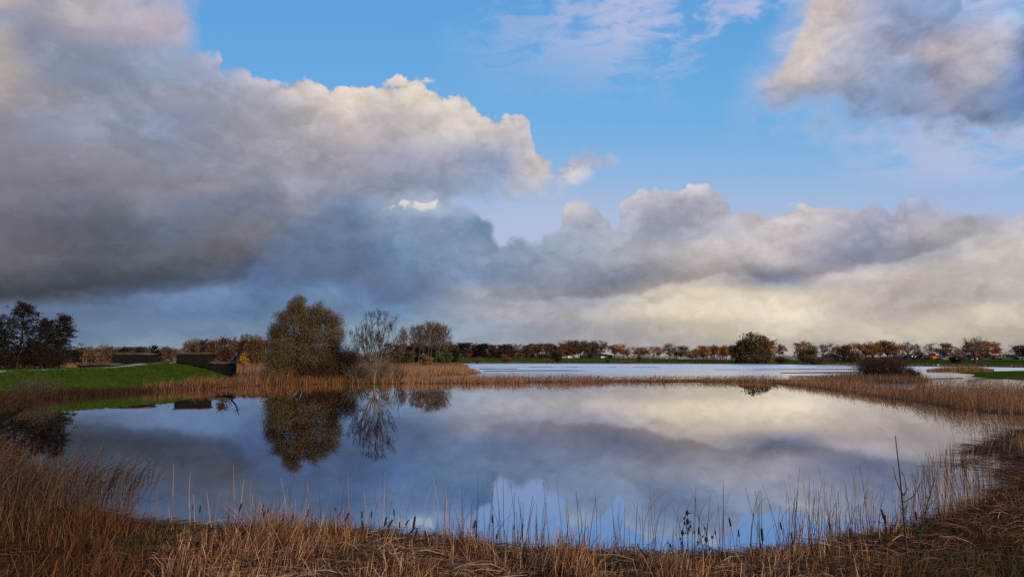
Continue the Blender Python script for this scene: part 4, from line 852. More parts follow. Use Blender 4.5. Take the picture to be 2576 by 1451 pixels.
row(z5, [(40,185,230,'oak','russet'),(220,215,180,'sparse','brown'),(320,310,130,'sparse','grey'),(475,265,140,'sparse','grey'),(620,250,200,'sparse','grey'),(775,275,150,'sparse','brown'),(900,300,200,'oak','olive'),(1070,215,290,'oak','orange'),(1230,225,160,'sparse','russet'),(1350,240,170,'oak','russet'),(1500,205,250,'oak','russet'),(1655,205,200,'oak','russet'),(1800,195,250,'oak','brown'),(1955,205,190,'oak','russet'),(2110,255,190,'sparse','russet'),(2225,220,130,'sparse','grey'),(2370,258,190,'sparse','brown'),(2430,300,120,'sparse','grey')],
    lambda x: 545.0, gz, 'in the tree row behind the dark round bush', 'oaks in the row left of the farm')
row(z6, [(675,250,270,'sparse','brown'),(910,238,250,'oak','brown'),(1160,315,220,'oak','russet'),(1310,330,140,'sparse','grey'),(1690,195,520,'wood','russet'),(2340,390,220,'sparse','grey'),(2520,288,270,'oak','dark'),(2620,330,200,'oak','dark')],
    lambda x: 560.0, gz, 'around the farm buildings', 'trees around the farm')
# woods behind the flood
row(z8, [(1080,425,200,'wood','dark'),(1200,430,190,'wood','brown'),(1370,432,220,'wood','dark'),(1510,460,170,'wood','brown'),(1600,452,170,'wood','maroon'),(1730,450,220,'wood','maroon'),(1850,445,140,'sparse','brown'),(1960,450,170,'sparse','brown'),(2060,470,160,'wood','maroon'),(2150,440,220,'wood','brown'),(2340,438,240,'wood','brown'),(2440,480,170,'wood','maroon'),(1280,520,200,'wood','dark'),(1660,540,200,'wood','maroon'),(1900,540,260,'wood','brown')],
    lambda x: 700.0, lambda x, D: gz(x, D), 'in the wood behind the green dike', 'trees of the wood behind the dike')
row(z8, [(360,420,210,'wood','dark'),(470,430,200,'wood','dark'),(700,440,220,'wood','dark'),(860,412,260,'wood','brown'),(960,470,160,'wood','dark'),(580,480,200,'wood','dark'),(90,430,260,'wood','olive'),(220,430,170,'wood','tan')],
    lambda x: 395.0, lambda x, D: 0.3, 'under the bare poplars', 'trees under the poplars')
def poplar(x, ytop, wpx, D, zb, seed, label):
    g = Grow(seed); h = at(x, ytop, D)[2] - zb; w = wpx / F * D; rs = RS(seed)
    root = thing('poplar_tree', label, 'tree', (*at(x, 900, D)[:2], zb), 0, 'bare poplars over the wood')
    p = np.zeros(3); n = 9; P = [p]
    for i in range(n): P.append(P[-1] + np.array([rs.normal(0, 0.12), rs.normal(0, 0.12), h * 0.93 / n]))
    for i in range(n): g.seg(P[i], P[i + 1], 0.34 * (1 - i / n) + 0.05, 0.34 * (1 - (i + 1) / n) + 0.05, 0)
    for i in range(34):
        f = 0.36 + 0.6 * (i + rs.rand()) / 34; a = i * 2.4 + rs.rand(); b = P[int(f * n)] * (1 - (f * n) % 1) + P[min(n, int(f * n) + 1)] * ((f * n) % 1)
        L = w * (0.62 - 0.35 * abs(f - 0.5)) * (0.8 + 0.4 * rs.rand()); up = 1.0 + 0.6 * f
        g.branch(b, (math.cos(a), math.sin(a), up), L, 0.07, 0, 3, spread=0.42, trop=0.24, kids=4, lr=0.66, nseg=2, wig=0.08, lv=1, minr=0.02)
    t_ = g.mesh(0, 1, 5); mk('trunk', t_[0], t_[1], BARK, root)
    c_ = g.mesh(2, 9, 3); s = h / c_[0][:, 2].max(); 
    mk('crown', c_[0] * (1, 1, s), c_[1], LEAF['grey'], root, tint=RS(seed).rand(len(c_[0]) // 6).repeat(6)); return root
for i, (zx, zt, w, nm) in enumerate([(240,195,150,'lone bare poplar standing left of the poplar group'),(375,170,120,'leftmost poplar of the bare poplar group'),(455,158,110,'short slender poplar second in the bare group'),(525,148,140,'bare poplar left of the tallest pair in the group'),(600,106,150,'tall bare poplar, left one of the tallest pair'),(645,102,160,'tallest bare poplar, with a pale leaning trunk below'),(715,138,130,'bare poplar just right of the tallest one'),(765,124,140,'upright bare poplar near the right side of the group'),(835,150,190,'broad bare poplar spreading out at the right of the group')]):
    x, y = z8(zx, zt); poplar(x, y, w * S[z8], 330.0, 0.3, 300 + i, nm)
for i, zx in enumerate([1640, 1830, 1960, 2080, 2170, 2270]):
    x, y = z3(zx, [10, -55, -60, -50, -45, -20][i]); poplar(x, y, 120 * S[z3] * 1.1, 360.0, 0.3, 330 + i, f'pale bare poplar, {ORD[i]} from the left behind the wood left of the willow')
row(z4, [(370,385,90,'wood','tan'),(510,350,260,'wood','olive'),(650,372,300,'wood','tan'),(790,380,200,'wood','brown'),(910,290,200,'sparse','grey'),(1050,350,230,'wood','brown'),(1230,375,160,'wood','brown'),(1340,340,240,'wood','dark'),(1500,345,260,'wood','maroon'),(1700,355,200,'wood','maroon'),(1800,345,240,'wood','maroon'),(1930,330,160,'sparse','brown'),(2110,325,250,'wood','dark'),(2360,345,200,'oak','brown'),(2520,400,160,'wood','brown'),(2600,390,160,'wood','tan'),(300,440,260,'wood','dark'),(450,470,260,'wood','dark')],
    lambda x: 300.0, lambda x, D: 0.2, 'in the tree line behind the left hide', 'trees behind the left hide')
row(z3, [(620,35,330,'sparse','grey'),(450,95,170,'sparse','grey'),(400,180,180,'wood','olive'),(560,140,240,'wood','olive'),(700,150,240,'wood','brown'),(960,75,300,'wood','maroon'),(1190,68,270,'wood','brown'),(1640,90,300,'wood','brown'),(1880,75,280,'wood','maroon'),(2060,60,300,'wood','brown'),(2260,50,300,'wood','brown'),(2420,75,240,'wood','brown'),(1000,240,300,'wood','maroon'),(1500,260,260,'wood','brown'),(2000,240,300,'wood','brown')],
    lambda x: 250.0, lambda x, D: 0.2, 'in the wood between right hide and willow', 'trees of the wood left of the willow')
x, y = z3(1420, 15); place_tree('wood', 'maroon', x, y, 290 * S[z3], 150.0, 0.2, 'near dark red-brown tree rising right behind the lower hide', 'tree', None, 'woodland_tree')
x, y = z3(1920, 440); place_tree('bush', 'yellow', x, y, 190 * S[z3], 170.0, 0.6, 'bright yellow orange bush right of the dead tree', 'bush')
# bushes
for fn, zx, zt, w, D, zb, leaf, lab in [
 (z1,170,330,250,590,0.5,'maroon','bare red-brown willow bush at the far water left of the caravans'),
 (z1,1195,560,130,600,0.6,'green','small dark green bush in front of the dike beside the caravan'),
 (z1,1840,520,90,600,0.6,'olive','small olive bush in front of the dike below the avenue'),
 (z1,1570,610,260,590,0.5,'russet','low rust coloured scrub at the far shore below the orange oaks'),
 (z1,2030,625,120,590,0.5,'tan','low tan scrub at the far shore right of the rust scrub'),
 (z2,2150,460,330,520,0.6,'olive','olive brown willow thicket in front of the great domed clump'),
 (z2,1950,560,300,515,0.6,'brown','brown thicket at the foot of the great domed clump'),
 (z2,2420,600,260,500,0.6,'brown','low dark thicket right of the great domed clump'),
 (z5,130,330,300,480,0.6,'olive','tall olive bush left of the mossy shed'),
 (z5,270,470,420,440,0.6,'brown','wide brown bush at the waterside below the mossy shed'),
 (z5,1100,405,410,450,0.6,'olive','rounded olive green bush between mossy shed and dark bush'),
 (z5,1500,510,300,480,0.6,'dark','dark scrub behind the top of the dark round bush'),
 (z5,2520,425,150,560,4.0,'dark','dark small bush tree right of the barn with bright windows'),
 (z6,1150,520,210,420,0.5,'dark','dark shrub standing in front of the big grey barn'),
 (z6,1620,650,260,425,0.5,'brown','low brown tuft at the foot of the pollard willow'),
 (z8,210,520,270,260,0.3,'olive','olive bush in the marsh left of the poplars'),
 (z8,580,598,170,240,0.3,'tan','small tan bush in front of the poplar trunks'),
 (z8,850,530,190,300,0.3,'green','pale green willow bush right of the poplars'),
 (z8,1320,628,150,480,0.5,'brown','brown bush at the far shore in front of the dark wood'),
 (z8,1740,590,130,560,0.5,'brown','slim brown bush against the green dike'),
 (z3,270,360,200,200,0.3,'tan','tan bush just left of the right hide'),
 (z4,760,470,260,170,0.3,'brown','brown scrub beside the left hide')]:
    x, y = fn(zx, zt); place_tree('bush', leaf, x, y, w * S[fn], D, zb, lab, 'bush')
# ------------------------------------------------------------------ the trees that stand close enough to read
def bent(g, P, r, lv):
    n = len(P) - 1
    for i in range(n): g.seg(np.array(P[i], float), np.array(P[i + 1], float), r * (1 - 0.8 * i / n), r * (1 - 0.8 * (i + 1) / n), lv)
def curve(a, b, rs, n=5, wig=0.2, sag=0.0):
    a, b = np.array(a, float), np.array(b, float); t = np.linspace(0, 1, n + 1)[:, None]
    P = a + (b - a) * t + rs.normal(0, wig, (n + 1, 3)) * (t * (1 - t) * 3) ; P[:, 2] += sag * (4 * t * (1 - t))[:, 0]
    P[0] = a; P[-1] = b; return P
# --- big willow: crown outline as measured, several trunks from the bank
DW = 92.0; BX, BY, _ = at(772, 960, DW)
def WP(x, y, dy=0.0):
    q = at(x, y, DW + dy); return np.array([q[0] - BX, q[1] - BY + 0.0, q[2] - 0.1])
g = Grow(501); rs = RS(501)
lobes = [(768,798,26,32),(751,762,17,20),(742,782,24,24),(716,808,26,26),(806,792,26,30),(838,812,24,30),(700,834,26,22),(768,826,44,38),(846,850,22,30),(692,862,22,24),(800,858,48,38),(740,872,46,36),(844,884,18,22),(706,902,32,26),(780,905,50,30)]
cl = []; own = []
for (x, y, rx, ry) in lobes:
    for i in range(int(rx * ry / 15)):
        v = rdirs(rs, 1)[0] * (rs.rand() ** 0.4); cl.append(WP(x + v[0] * rx, y + v[2] * ry, v[1] * rx / F * DW * 1.2 + (0 if rx > 40 else rs.normal(0, 0.7)))); own.append((x, y))
cl = np.array(cl)
stems = [(-2.3, 0.2), (-1.4, -0.3), (-0.4, 0.4), (0.5, -0.2), (1.5, 0.3), (0.1, 0.9)]
forks = []
for i, (sx_, sy_) in enumerate(stems):
    tgt = WP([705,735,752,790,835,770][i], [850,815,790,820,850,840][i], sy_ * 2)
    P = curve((sx_ * 0.55, sy_ * 0.6, 0.0), tgt, rs, 7, 0.25); bent(g, P, 0.20, 0); forks += [P[2], P[3], P[4], P[5], P[6], P[7]]
forks = np.array(forks)
for e in cl:
    d = np.linalg.norm(forks - e, axis=1) + np.maximum(0, forks[:, 2] - e[2] + 0.3) * 2; b = forks[d.argmin()]
    if rs.rand() < 0.5: bent(g, curve(b, e, rs, 3, 0.12, 0.15), 0.045, 1)
    for k in range(3):
        bent(g, curve(e, e + rs.normal(0, 0.45, 3) + (0, 0, 0.35), rs, 2, 0.04), 0.014, 2)
for i in range(16):                                  # limbs that show against the leaves on the water side
    a_ = -2.6 + 2.0 * rs.rand(); b0 = np.array((rs.normal(0, 1.0), -0.3, 0.2)); e = b0 + np.array((math.cos(a_) * (2 + 2.6 * rs.rand()) * (1 if rs.rand() < 0.5 else -1), -2.2 - 1.2 * rs.rand(), 2.2 + 3.4 * rs.rand()))
    bent(g, curve(b0, e, rs, 6, 0.3, 0.5), 0.075, 1)
willow = thing('willow_tree', 'big rounded olive grey willow at the water, the tallest tree by the pond', 'tree', (BX, BY, 0.1))
t_ = g.mesh(0, 1, 6); mk('trunk', t_[0], t_[1], BARKP, willow)
V, Fq, T = crown_of(cl, 0.33, 95000, 0.15, rs, 0.42, flat=0.95)
V[:, 2] = np.maximum(V[:, 2], 0.3)
# long thin shoots that fray the outline upwards
hi_ = cl[rs.randint(0, len(cl), 9000)]; k = 4; t = np.linspace(0, 1, k); dr = rs.normal(0, 0.35, (9000, 3)); dr[:, 2] = 0.35 + 0.5 * rs.rand(9000)
Pth = hi_[:, None, :] + dr[:, None, :] * (t * 1.25)[None, :, None]; Pth[:, :, 2] -= 0.2 * t ** 2
Vs, Fs, Ts = strips(Pth, np.full((9000, k), 0.035) * (1 - 0.6 * t), rdirs(rs, 9000) * (1, 1, 0.1), 0.2 + 0.6 * rs.rand(9000))
V = np.concatenate([V, Vs]); Fq = np.concatenate([Fq, Fs + len(T)]); T = np.concatenate([T, Ts])
mk('crown', V, Fq, LEAF['willow'], willow, tint=T)
# --- bushes round the willow
def nearbush(label, x, ytop, ybase, wpx, D, leaf, seed, n=6000, sz=0.12, stems=26, bark=None, tilt=0.0, nm='bush', asp=0.5, twigs=2, rr=0.05):
    g = Grow(seed); rs = RS(seed); X, Y, Z = at(x, ybase, D); Z = max(0.0, H(X, Y)); h = at(x, ytop, D)[2] - Z; w = wpx / F * D; cl = []
    for i in range(stems):
        a = rs.rand() * 6.28; q = rs.rand() ** 0.5
        e = np.array((w * 0.46 * q * math.cos(a) + tilt * h, w * 0.35 * q * math.sin(a), h * (1 - 0.45 * q * q) * (0.65 + 0.35 * rs.rand())))
        P = curve((w * 0.12 * math.cos(a) * q, w * 0.1 * math.sin(a) * q, 0), e, rs, 5, 0.16); bent(g, P, rr, 0); cl += [P[2], P[3], P[4], P[5]]
        for k in range(twigs * 2):
            b = P[rs.randint(2, 6)]; bent(g, curve(b, b + rs.normal(0, 0.09 * w, 3) + (0, 0, 0.05 * h), rs, 2, 0.05), rr * 0.4, 1)
    root = thing(nm, label, 'bush' if nm == 'bush' else 'tree', (X, Y, Z))
    t_ = g.mesh(0, 9, 4); mk('stem', t_[0], t_[1], bark or BARKP, root)
    V, Fq, T = crown_of(cl, 0.055 * w + 0.05 * h, n, sz, rs, asp, flat=0.9); V[:, 2] = np.maximum(V[:, 2], 0.03)
    mk('foliage', V, Fq, LEAF[leaf], root, tint=T); return root
nearbush('yellow green leafy bush at the left foot of the big willow', 708, 858, 962, 92, 89.5, 'olive', 511, 14000, 0.16)
nearbush('red-brown bush filling the gap right of the big willow', 868, 862, 962, 92, 92.0, 'maroon', 512, 15000, 0.14)
nearbush('dark red-brown undergrowth below the crown of the big willow', 800, 890, 962, 120, 91.0, 'maroon', 513, 14000, 0.15)
nearbush('small russet bush left of the willow beside the reeds', 676, 905, 966, 44, 88.0, 'brown', 514, 2600, 0.10)
nearbush('tangle of fallen grey branches between red bush and bare ash', 905, 902, 966, 110, 90.0, 'olive', 515, 1300, 0.08, 34, BARKP, twigs=4)
nearbush('thin olive scrub around the foot of the bare ash', 958, 880, 966, 110, 93.0, 'olive', 516, 1500, 0.085, 30, BARKP, twigs=4)
nearbush('slender dark twiggy sapling standing right of the bare ash', 1002, 878, 966, 44, 88.5, 'maroon', 517, 700, 0.07, 9, BARK, nm='young_tree', twigs=5)
# --- bare ash
DA = 87.2; AX, AY, _ = at(941, 964, DA); g = Grow(521); rs = RS(521)
def AP(x, y, dy=0.0):
    q = at(x, y, DA + dy); return np.array([q[0] - AX, dy, q[2] - 0.05])
P = curve((0, 0, 0), AP(943, 925), rs, 4, 0.05); bent(g, [q for q in P], 0.16, 0)
for i in range(4): g.r0[i] = 0.20 - i * 0.012; g.r1[i] = 0.20 - (i + 1) * 0.012
arms = [(905,862,-0.6),(918,838,0.8),(935,826,-0.3),(950,822,0.6),(962,830,-0.8),(978,850,0.5),(988,872,-0.4),(925,865,-1.2),(958,862,1.2),(898,886,0.5)]
for (x, y, dy) in arms:
    e = AP(x, y, dy * 1.6); st = P[2 + rs.randint(0, 3)]; Q = curve(st, e, rs, 5, 0.18, -0.35); bent(g, Q, 0.085, 1)
    for j in range(2, 6):
        d = Q[j] - Q[j - 1]; d /= np.linalg.norm(d)
        for k in range(2):
            v = rdirs(rs, 1)[0] * 0.55; g.branch(Q[j], d + v + (0, 0, 0.45), 1.0 * (0.8 + 0.5 * rs.rand()), 0.03, 0, 3, 0.45, 0.24, 3, 0.7, 2, 0.1, lv=2, minr=0.011)
ash = thing('ash_tree', 'bare ash with upswept twigs at the water right of the willow', 'tree', (AX, AY, 0.05))
t_ = g.mesh(0, 1, 6); mk('trunk', t_[0], t_[1], BARKP, ash)
c_ = g.mesh(2, 9, 3); tips = np.array(g.tips); lq = leafquads(tips[rs.rand(len(tips)) < 0.35], 0.13, rs, 0.35)
V = np.concatenate([c_[0], lq[0]]); Fq = np.concatenate([c_[1], lq[1] + len(c_[0])])
mk('crown', V, Fq, LEAF['ash'], ash, tint=np.concatenate([0.5 + 0.5 * RS(1).rand(len(c_[0]) // 6).repeat(6), np.full(len(lq[0]), 0.6)]))
# --- dark alders at the left edge
def alder(label, x, ytop, D, wpx, seed, zb=2.0, lean=0.0, low=0.22):
    g = Grow(seed); rs = RS(seed); X, Y, _ = at(x, 900, D); h = at(x, ytop, D)[2] - zb; w = wpx / F * D
    n = 10; P = [np.array((0.0, 0, 0))]
    for i in range(n): P.append(P[-1] + np.array((lean * h / n + rs.normal(0, 0.07), rs.normal(0, 0.07), h / n)))
    bent(g, P, 0.02 * h, 0); cl = []
    for i in range(52):
        f = low + (0.99 - low) * (i + rs.rand()) / 52; q = f * n; b = P[int(q)] + (P[min(n, int(q) + 1)] - P[int(q)]) * (q % 1); a = i * 2.4 + rs.rand()
        L = w * 0.55 * (1 - f) ** 0.62 * (0.6 + 0.6 * rs.rand()) + 0.25; e = b + np.array((math.cos(a) * L, math.sin(a) * L, L * (0.18 + 0.35 * rs.rand())))
        Q = curve(b, e, rs, 4, 0.10, 0.1); bent(g, Q, 0.05 * (1 - f) + 0.022, 1)
        for k in (2, 3, 4):
            for m_ in range(2):
                e2 = Q[k] + rs.normal(0, 0.14 * L + 0.12, 3) + (0, 0, 0.1); bent(g, [Q[k], e2], 0.02, 2); cl.append(e2)
            cl.append(Q[k])
    root = thing('alder_tree', label, 'tree', (X, Y, zb), 0, 'dark alders on the left bank')
    t_ = g.mesh(0, 0, 6); mk('trunk', t_[0], t_[1], BARKD, root)
    b_ = g.mesh(1, 9, 3); V, Fq, T = crown_of(cl, 0.17, 8500, 0.15, rs, 0.55, flat=0.55)
    V = np.concatenate([V, b_[0]]); Fq = np.concatenate([Fq, b_[1] + len(T)]); T = np.concatenate([T, np.full(len(b_[0]), 0.1)])
    mk('crown', V, Fq, LEAF['dark'], root, tint=T); return root
alder('tall dark alder at the left edge, its top above all its neighbours', 44, 768, 76, 112, 531, lean=0.03)
alder('dark alder half cut off by the left edge of the view', -22, 800, 78, 115, 532)
alder('dark slim alder in the middle of the left group', 112, 810, 80, 62, 533, low=0.12)
alder('dark pointed alder at the right end of the left group', 150, 798, 82, 58, 534, low=0.12)
alder('short dark alder between the tall alder and the slim one', 88, 866, 79, 60, 535, low=0.08)
for i, (x, yt, w, lab) in enumerate([(40, 870, 120, 'dark bare undergrowth below the tall left alder'), (122, 868, 110, 'dark brown undergrowth below the slim alders'), (-30, 860, 110, 'dark undergrowth at the very left edge under the alders')]):
    nearbush(lab, x, yt, 922, w, 77.0, 'dark', 540 + i, 5000, 0.15, 30, BARKD)
nearbush('grey green willow scrub leaning over the left end of the green bank', 78, 945, 1012, 130, 53.0, 'tan', 545, 3500, 0.045, 90, BARK, tilt=0.25, twigs=5, rr=0.014)
# --- dark round bush on the islet
nearbush('big dark round bush on the islet in the flood at right', 2222, 898, 958, 140, 104.0, 'maroon', 551, 30000, 0.13, 90, BARKD)
nearbush('low dark bush joining the right side of the round bush', 2292, 925, 958, 46, 103.0, 'maroon', 552, 5000, 0.12, 20, BARKD)
# --- pollard willow by the farm, thin bare shoots from a stout trunk
x, yb = z6(1560, 690); _, yt = z6(1430, 92); D = 410.0; X, Y, _ = at(x, 900, D); zb = 0.6; h = at(x, yt, D)[2] - zb
g = Grow(561); rs = RS(561); g.branch((0, 0, 0), (0.05, 0, 1), h * 0.24, 0.75, 0, 0, nseg=3, wig=0.04, rr=0.85); top = g.tips[0]
for i in range(16):
    a = rs.rand() * 6.28; g.branch(top, (math.cos(a) * 0.6 - 0.25, math.sin(a) * 0.6, 1.0), h * 0.3, 0.2, 0, 3, 0.35, 0.16, 3, 0.7, 3, 0.08, lv=1, minr=0.05)
pol = thing('pollard_willow', 'bare pollard willow with a stout trunk left of the great russet oak', 'tree', (X, Y, zb))
t_ = g.mesh(0, 0, 7); mk('trunk', t_[0], t_[1], BARK, pol)
c_ = g.mesh(1, 9, 3); mk('crown', c_[0] * (1, 1, (h) / c_[0][:, 2].max()), c_[1], LEAF['grey'], pol, tint=RS(1).rand(len(c_[0]) // 6).repeat(6))
# --- dead tree beside the lower hide
x0, y0 = z3(1545, 900); D = 103.0; X, Y, Z = at(x0, y0, D); Z = H(X, Y); g = Grow(571); rs = RS(571)
def dp(zx, zy):
    x, y = z3(zx, zy); q = at(x, y, D); return np.array((q[0] - X, rs.normal(0, 0.15), q[2] - Z))
main = [np.zeros(3), dp(1555, 700), dp(1640, 650), dp(1740, 540), dp(1790, 420), dp(1815, 340), dp(1865, 262)]
bent(g, main, 0.17, 0); LMB = []
for pth in ([main[2], dp(1610, 590), dp(1640, 540), dp(1640, 450)], [main[3], dp(1690, 560), dp(1660, 620)], [main[4], dp(1760, 370), dp(1745, 345)], [main[4], dp(1830, 425), dp(1885, 430)], [main[1], dp(1560, 600), dp(1590, 530), dp(1580, 470)], [main[1], dp(1500, 640), dp(1460, 600)], [main[2], dp(1700, 600), dp(1740, 590)], [main[1], dp(1640, 720), dp(1690, 770)]): bent(g, pth, 0.075, 1); LMB.append(len(g.lv) - 6)
dead = thing('dead_tree', 'leaning dead tree with bare forked limbs at the end of the lower hide', 'tree', (X, Y, Z))
t_ = g.mesh(0, 0, 6); mk('trunk', t_[0], t_[1], BARKD, dead); g.lv = [0 if k < 6 else 10 + next(j for j in range(8) if k - 6 < LMB[j]) for k in range(len(g.lv))]
for j in range(8):
    t_ = g.mesh(10 + j, 10 + j, 5); mk('limb', t_[0], t_[1], BARKP, dead)
# --- saplings, weeds and cattails on the near bank
def zz(k, zx, zy): return ((k + zx * .4527) * .6289, (1650 + zy * .4527) * .6289)
def plant(name, label, paths, D, cat, mat, r, stem='stem', knots=0.0):
    X0, Y0 = at(*paths[0][0], D)[0], D; Z0 = H(X0, Y0); root = thing(name, label, cat, (X0, Y0, Z0)); rs = RS(len(label))
    for i, pth in enumerate(paths):
        P = np.array([at(x, y, D) for x, y in pth]) - np.array([X0, Y0, Z0]); P[:, 1] += np.linspace(0, rs.normal(0, 0.12), len(P))
        if i == 0: P[0] = (0, 0, -0.05)
        g = Grow(1); rr = r[min(i, len(r) - 1)]
        for j in range(len(P) - 1): g.seg(P[j], P[j + 1], rr * (1 - 0.6 * j / (len(P) - 1)), rr * (1 - 0.6 * (j + 1) / (len(P) - 1)), 0)
        V, Fq = tubes(np.array(g.A), np.array(g.B), np.array(g.r0), np.array(g.r1), 6)
        m = MB().add(V, Fq)
        if knots:
            for j, q in enumerate(P[1:-1]): m.lathe([(rr * 0.2, -knots), (rr * (1.25 - 0.7 * j / len(P)), 0), (rr * 0.2, knots)], 6, q)
        m.build(stem if i == 0 else 'branch', mat, root)
    return root
SAPM = plainmat('green_grey_bark', (0.045, 0.05, 0.035), 0.7, 0.3, 40.0)
z = lambda a, b: zz(3072, a, b)
plant('sapling', 'leafless green grey sapling with upcurved twigs in the reeds at right', [[z(1235,1330),z(1222,1080),z(1200,760),z(1185,520),z(1172,350),z(1163,210)], [z(1200,730),z(1150,660),z(1110,570),z(1080,465)], [z(1205,725),z(1240,680),z(1245,600),z(1237,535)], [z(1205,790),z(1270,740),z(1305,670),z(1320,615)], [z(1212,850),z(1185,820),z(1165,765)], [z(1215,850),z(1240,830),z(1248,800)], [z(1218,900),z(1255,880),z(1270,845)], [z(1222,980),z(1250,965),z(1258,940)], [z(1215,880),z(1190,850),z(1180,820)]], 9.9, 'sapling', SAPM, [0.014, 0.009, 0.009, 0.008, 0.006], 'stem', 0.012)
plant('sapling', 'thinner leaning sapling just right of the leafless one', [[z(1300,1420),z(1320,1120),z(1340,960),z(1365,760),z(1380,640),z(1392,538)], [z(1345,930),z(1385,840),z(1400,760)], [z(1330,1050),z(1400,1000),z(1440,950)], [z(1328,1080),z(1290,1010),z(1268,960)]], 9.8, 'sapling', SAPM, [0.011, 0.007], 'stem', 0.01)
WEEDM = plainmat('withered_weed', (0.018, 0.016, 0.014), 0.8, 0.3, 60.0)
def weed(label, paths, heads, D=10.0):
    root = plant('weed_plant', label, paths, D, 'weed', WEEDM, [0.007, 0.005]); rs = RS(7); o = np.array(root.location)
    for (x, y, ln) in heads:
        P = np.array(at(x, y, D)) - o; mb = MB()
        mb.lathe([(0.003, -ln), (ln * 0.42, -ln * 0.3), (ln * 0.45, ln * 0.2), (0.003, ln)], 7, P)
        V, Fq = leafquads(P + rs.normal(0, ln * 0.5, (5, 3)), ln * 1.1, rs, 0.5); mb.add(V, Fq); mb.build('seed_head', WEEDM, root)
    return root
z = lambda a, b: zz(2048, a, b)
weed('dark withered weed with leafy top standing against the blue reflection', [[z(1560,1400),z(1562,1250),z(1560,1100),z(1552,960),z(1549,880)], [z(1560,1080),z(1530,970),z(1520,960)], [z(1560,1060),z(1580,1000)], [z(1556,980),z(1575,940)]], [(*z(1549,885), 0.045), (*z(1552,960), 0.05), (*z(1525,972), 0.03), (*z(1575,1000), 0.03), (*z(1562,1028), 0.035)])
weed('withered weed with round seed heads left of the leafy one', [[z(1500,1400),z(1502,1250),z(1505,1160),z(1506,1070)], [z(1500,1290),z(1420,1240),z(1398,1170)], [z(1500,1250),z(1490,1115)]], [(*z(1506,1060), 0.05), (*z(1398,1172), 0.035), (*z(1421,1240), 0.03), (*z(1500,1150), 0.03), (*z(1491,1112), 0.025)])
weed('withered weed with a row of seed heads right of the leafy one', [[z(1715,1420),z(1714,1250),z(1712,1140),z(1703,1020)], [z(1714,1260),z(1650,1200),z(1643,1150)], [z(1768,1400),z(1770,1250),z(1768,1095)], [z(1600,1300),z(1606,1180),z(1610,1060)]], [(*z(1703,1020), 0.025), (*z(1713,1120), 0.045), (*z(1643,1146), 0.035), (*z(1768,1096), 0.03), (*z(1610,1056), 0.025), (*z(1745,1200), 0.025)])
CATM = vegmat('cattail_brown', [(0.0, (0.018, 0.012, 0.008)), (1.0, (0.05, 0.03, 0.018))], 0.0)
CT = [(0,1705,830,40,-5),(0,1768,850,60,-3),(0,2125,835,70,-14),(0,1050,785,45,-18),
 (1024,62,838,55,-8),(1024,70,895,50,-10),(1024,108,865,55,-4),(1024,180,950,75,0),(1024,240,918,70,-8),(1024,322,930,75,-10),(1024,345,975,75,-15),(1024,425,1040,60,3),(1024,458,885,70,-12),(1024,700,852,35,0),(1024,805,920,80,-26),(1024,936,900,60,2),(1024,940,985,75,6),(1024,1020,897,55,0),(1024,1145,960,80,-10),(1024,1185,980,80,-32),(1024,1220,880,55,8),(1024,1268,990,55,0),(1024,1335,970,55,-30),(1024,1398,965,95,-10),(1024,1380,1040,75,-42),(1024,1418,1045,60,-18),(1024,1497,1065,55,10),(1024,1505,1108,85,-60),(1024,1932,985,70,-8),(1024,2090,940,70,4),(1024,2125,1095,50,0),
 (2048,18,1010,45,-5),(2048,95,1000,42,0),(2048,415,1140,45,12),(2048,1113,1170,40,12),(2048,1648,1040,60,-3),(2048,1797,1060,42,12),(2048,1926,965,75,12),(2048,2003,1065,60,6),(2048,2210,1075,110,4),
 (3072,115,1000,65,12),(3072,208,1090,58,3),(3072,543,995,70,6),(3072,725,1055,70,6),(3072,390,1185,50,25),(3072,785,1165,75,20),(3072,1013,895,85,10),(3072,1035,940,80,0),(3072,1048,1050,80,0),(3072,1308,910,75,3),(3072,1405,965,75,3),(3072,1512,880,70,12),(3072,1545,925,60,20),(3072,1640,940,85,8)]
CT = sorted(CT, key=lambda q: q[0] + q[1] * .4527); rs = RS(91); nC = len(CT)
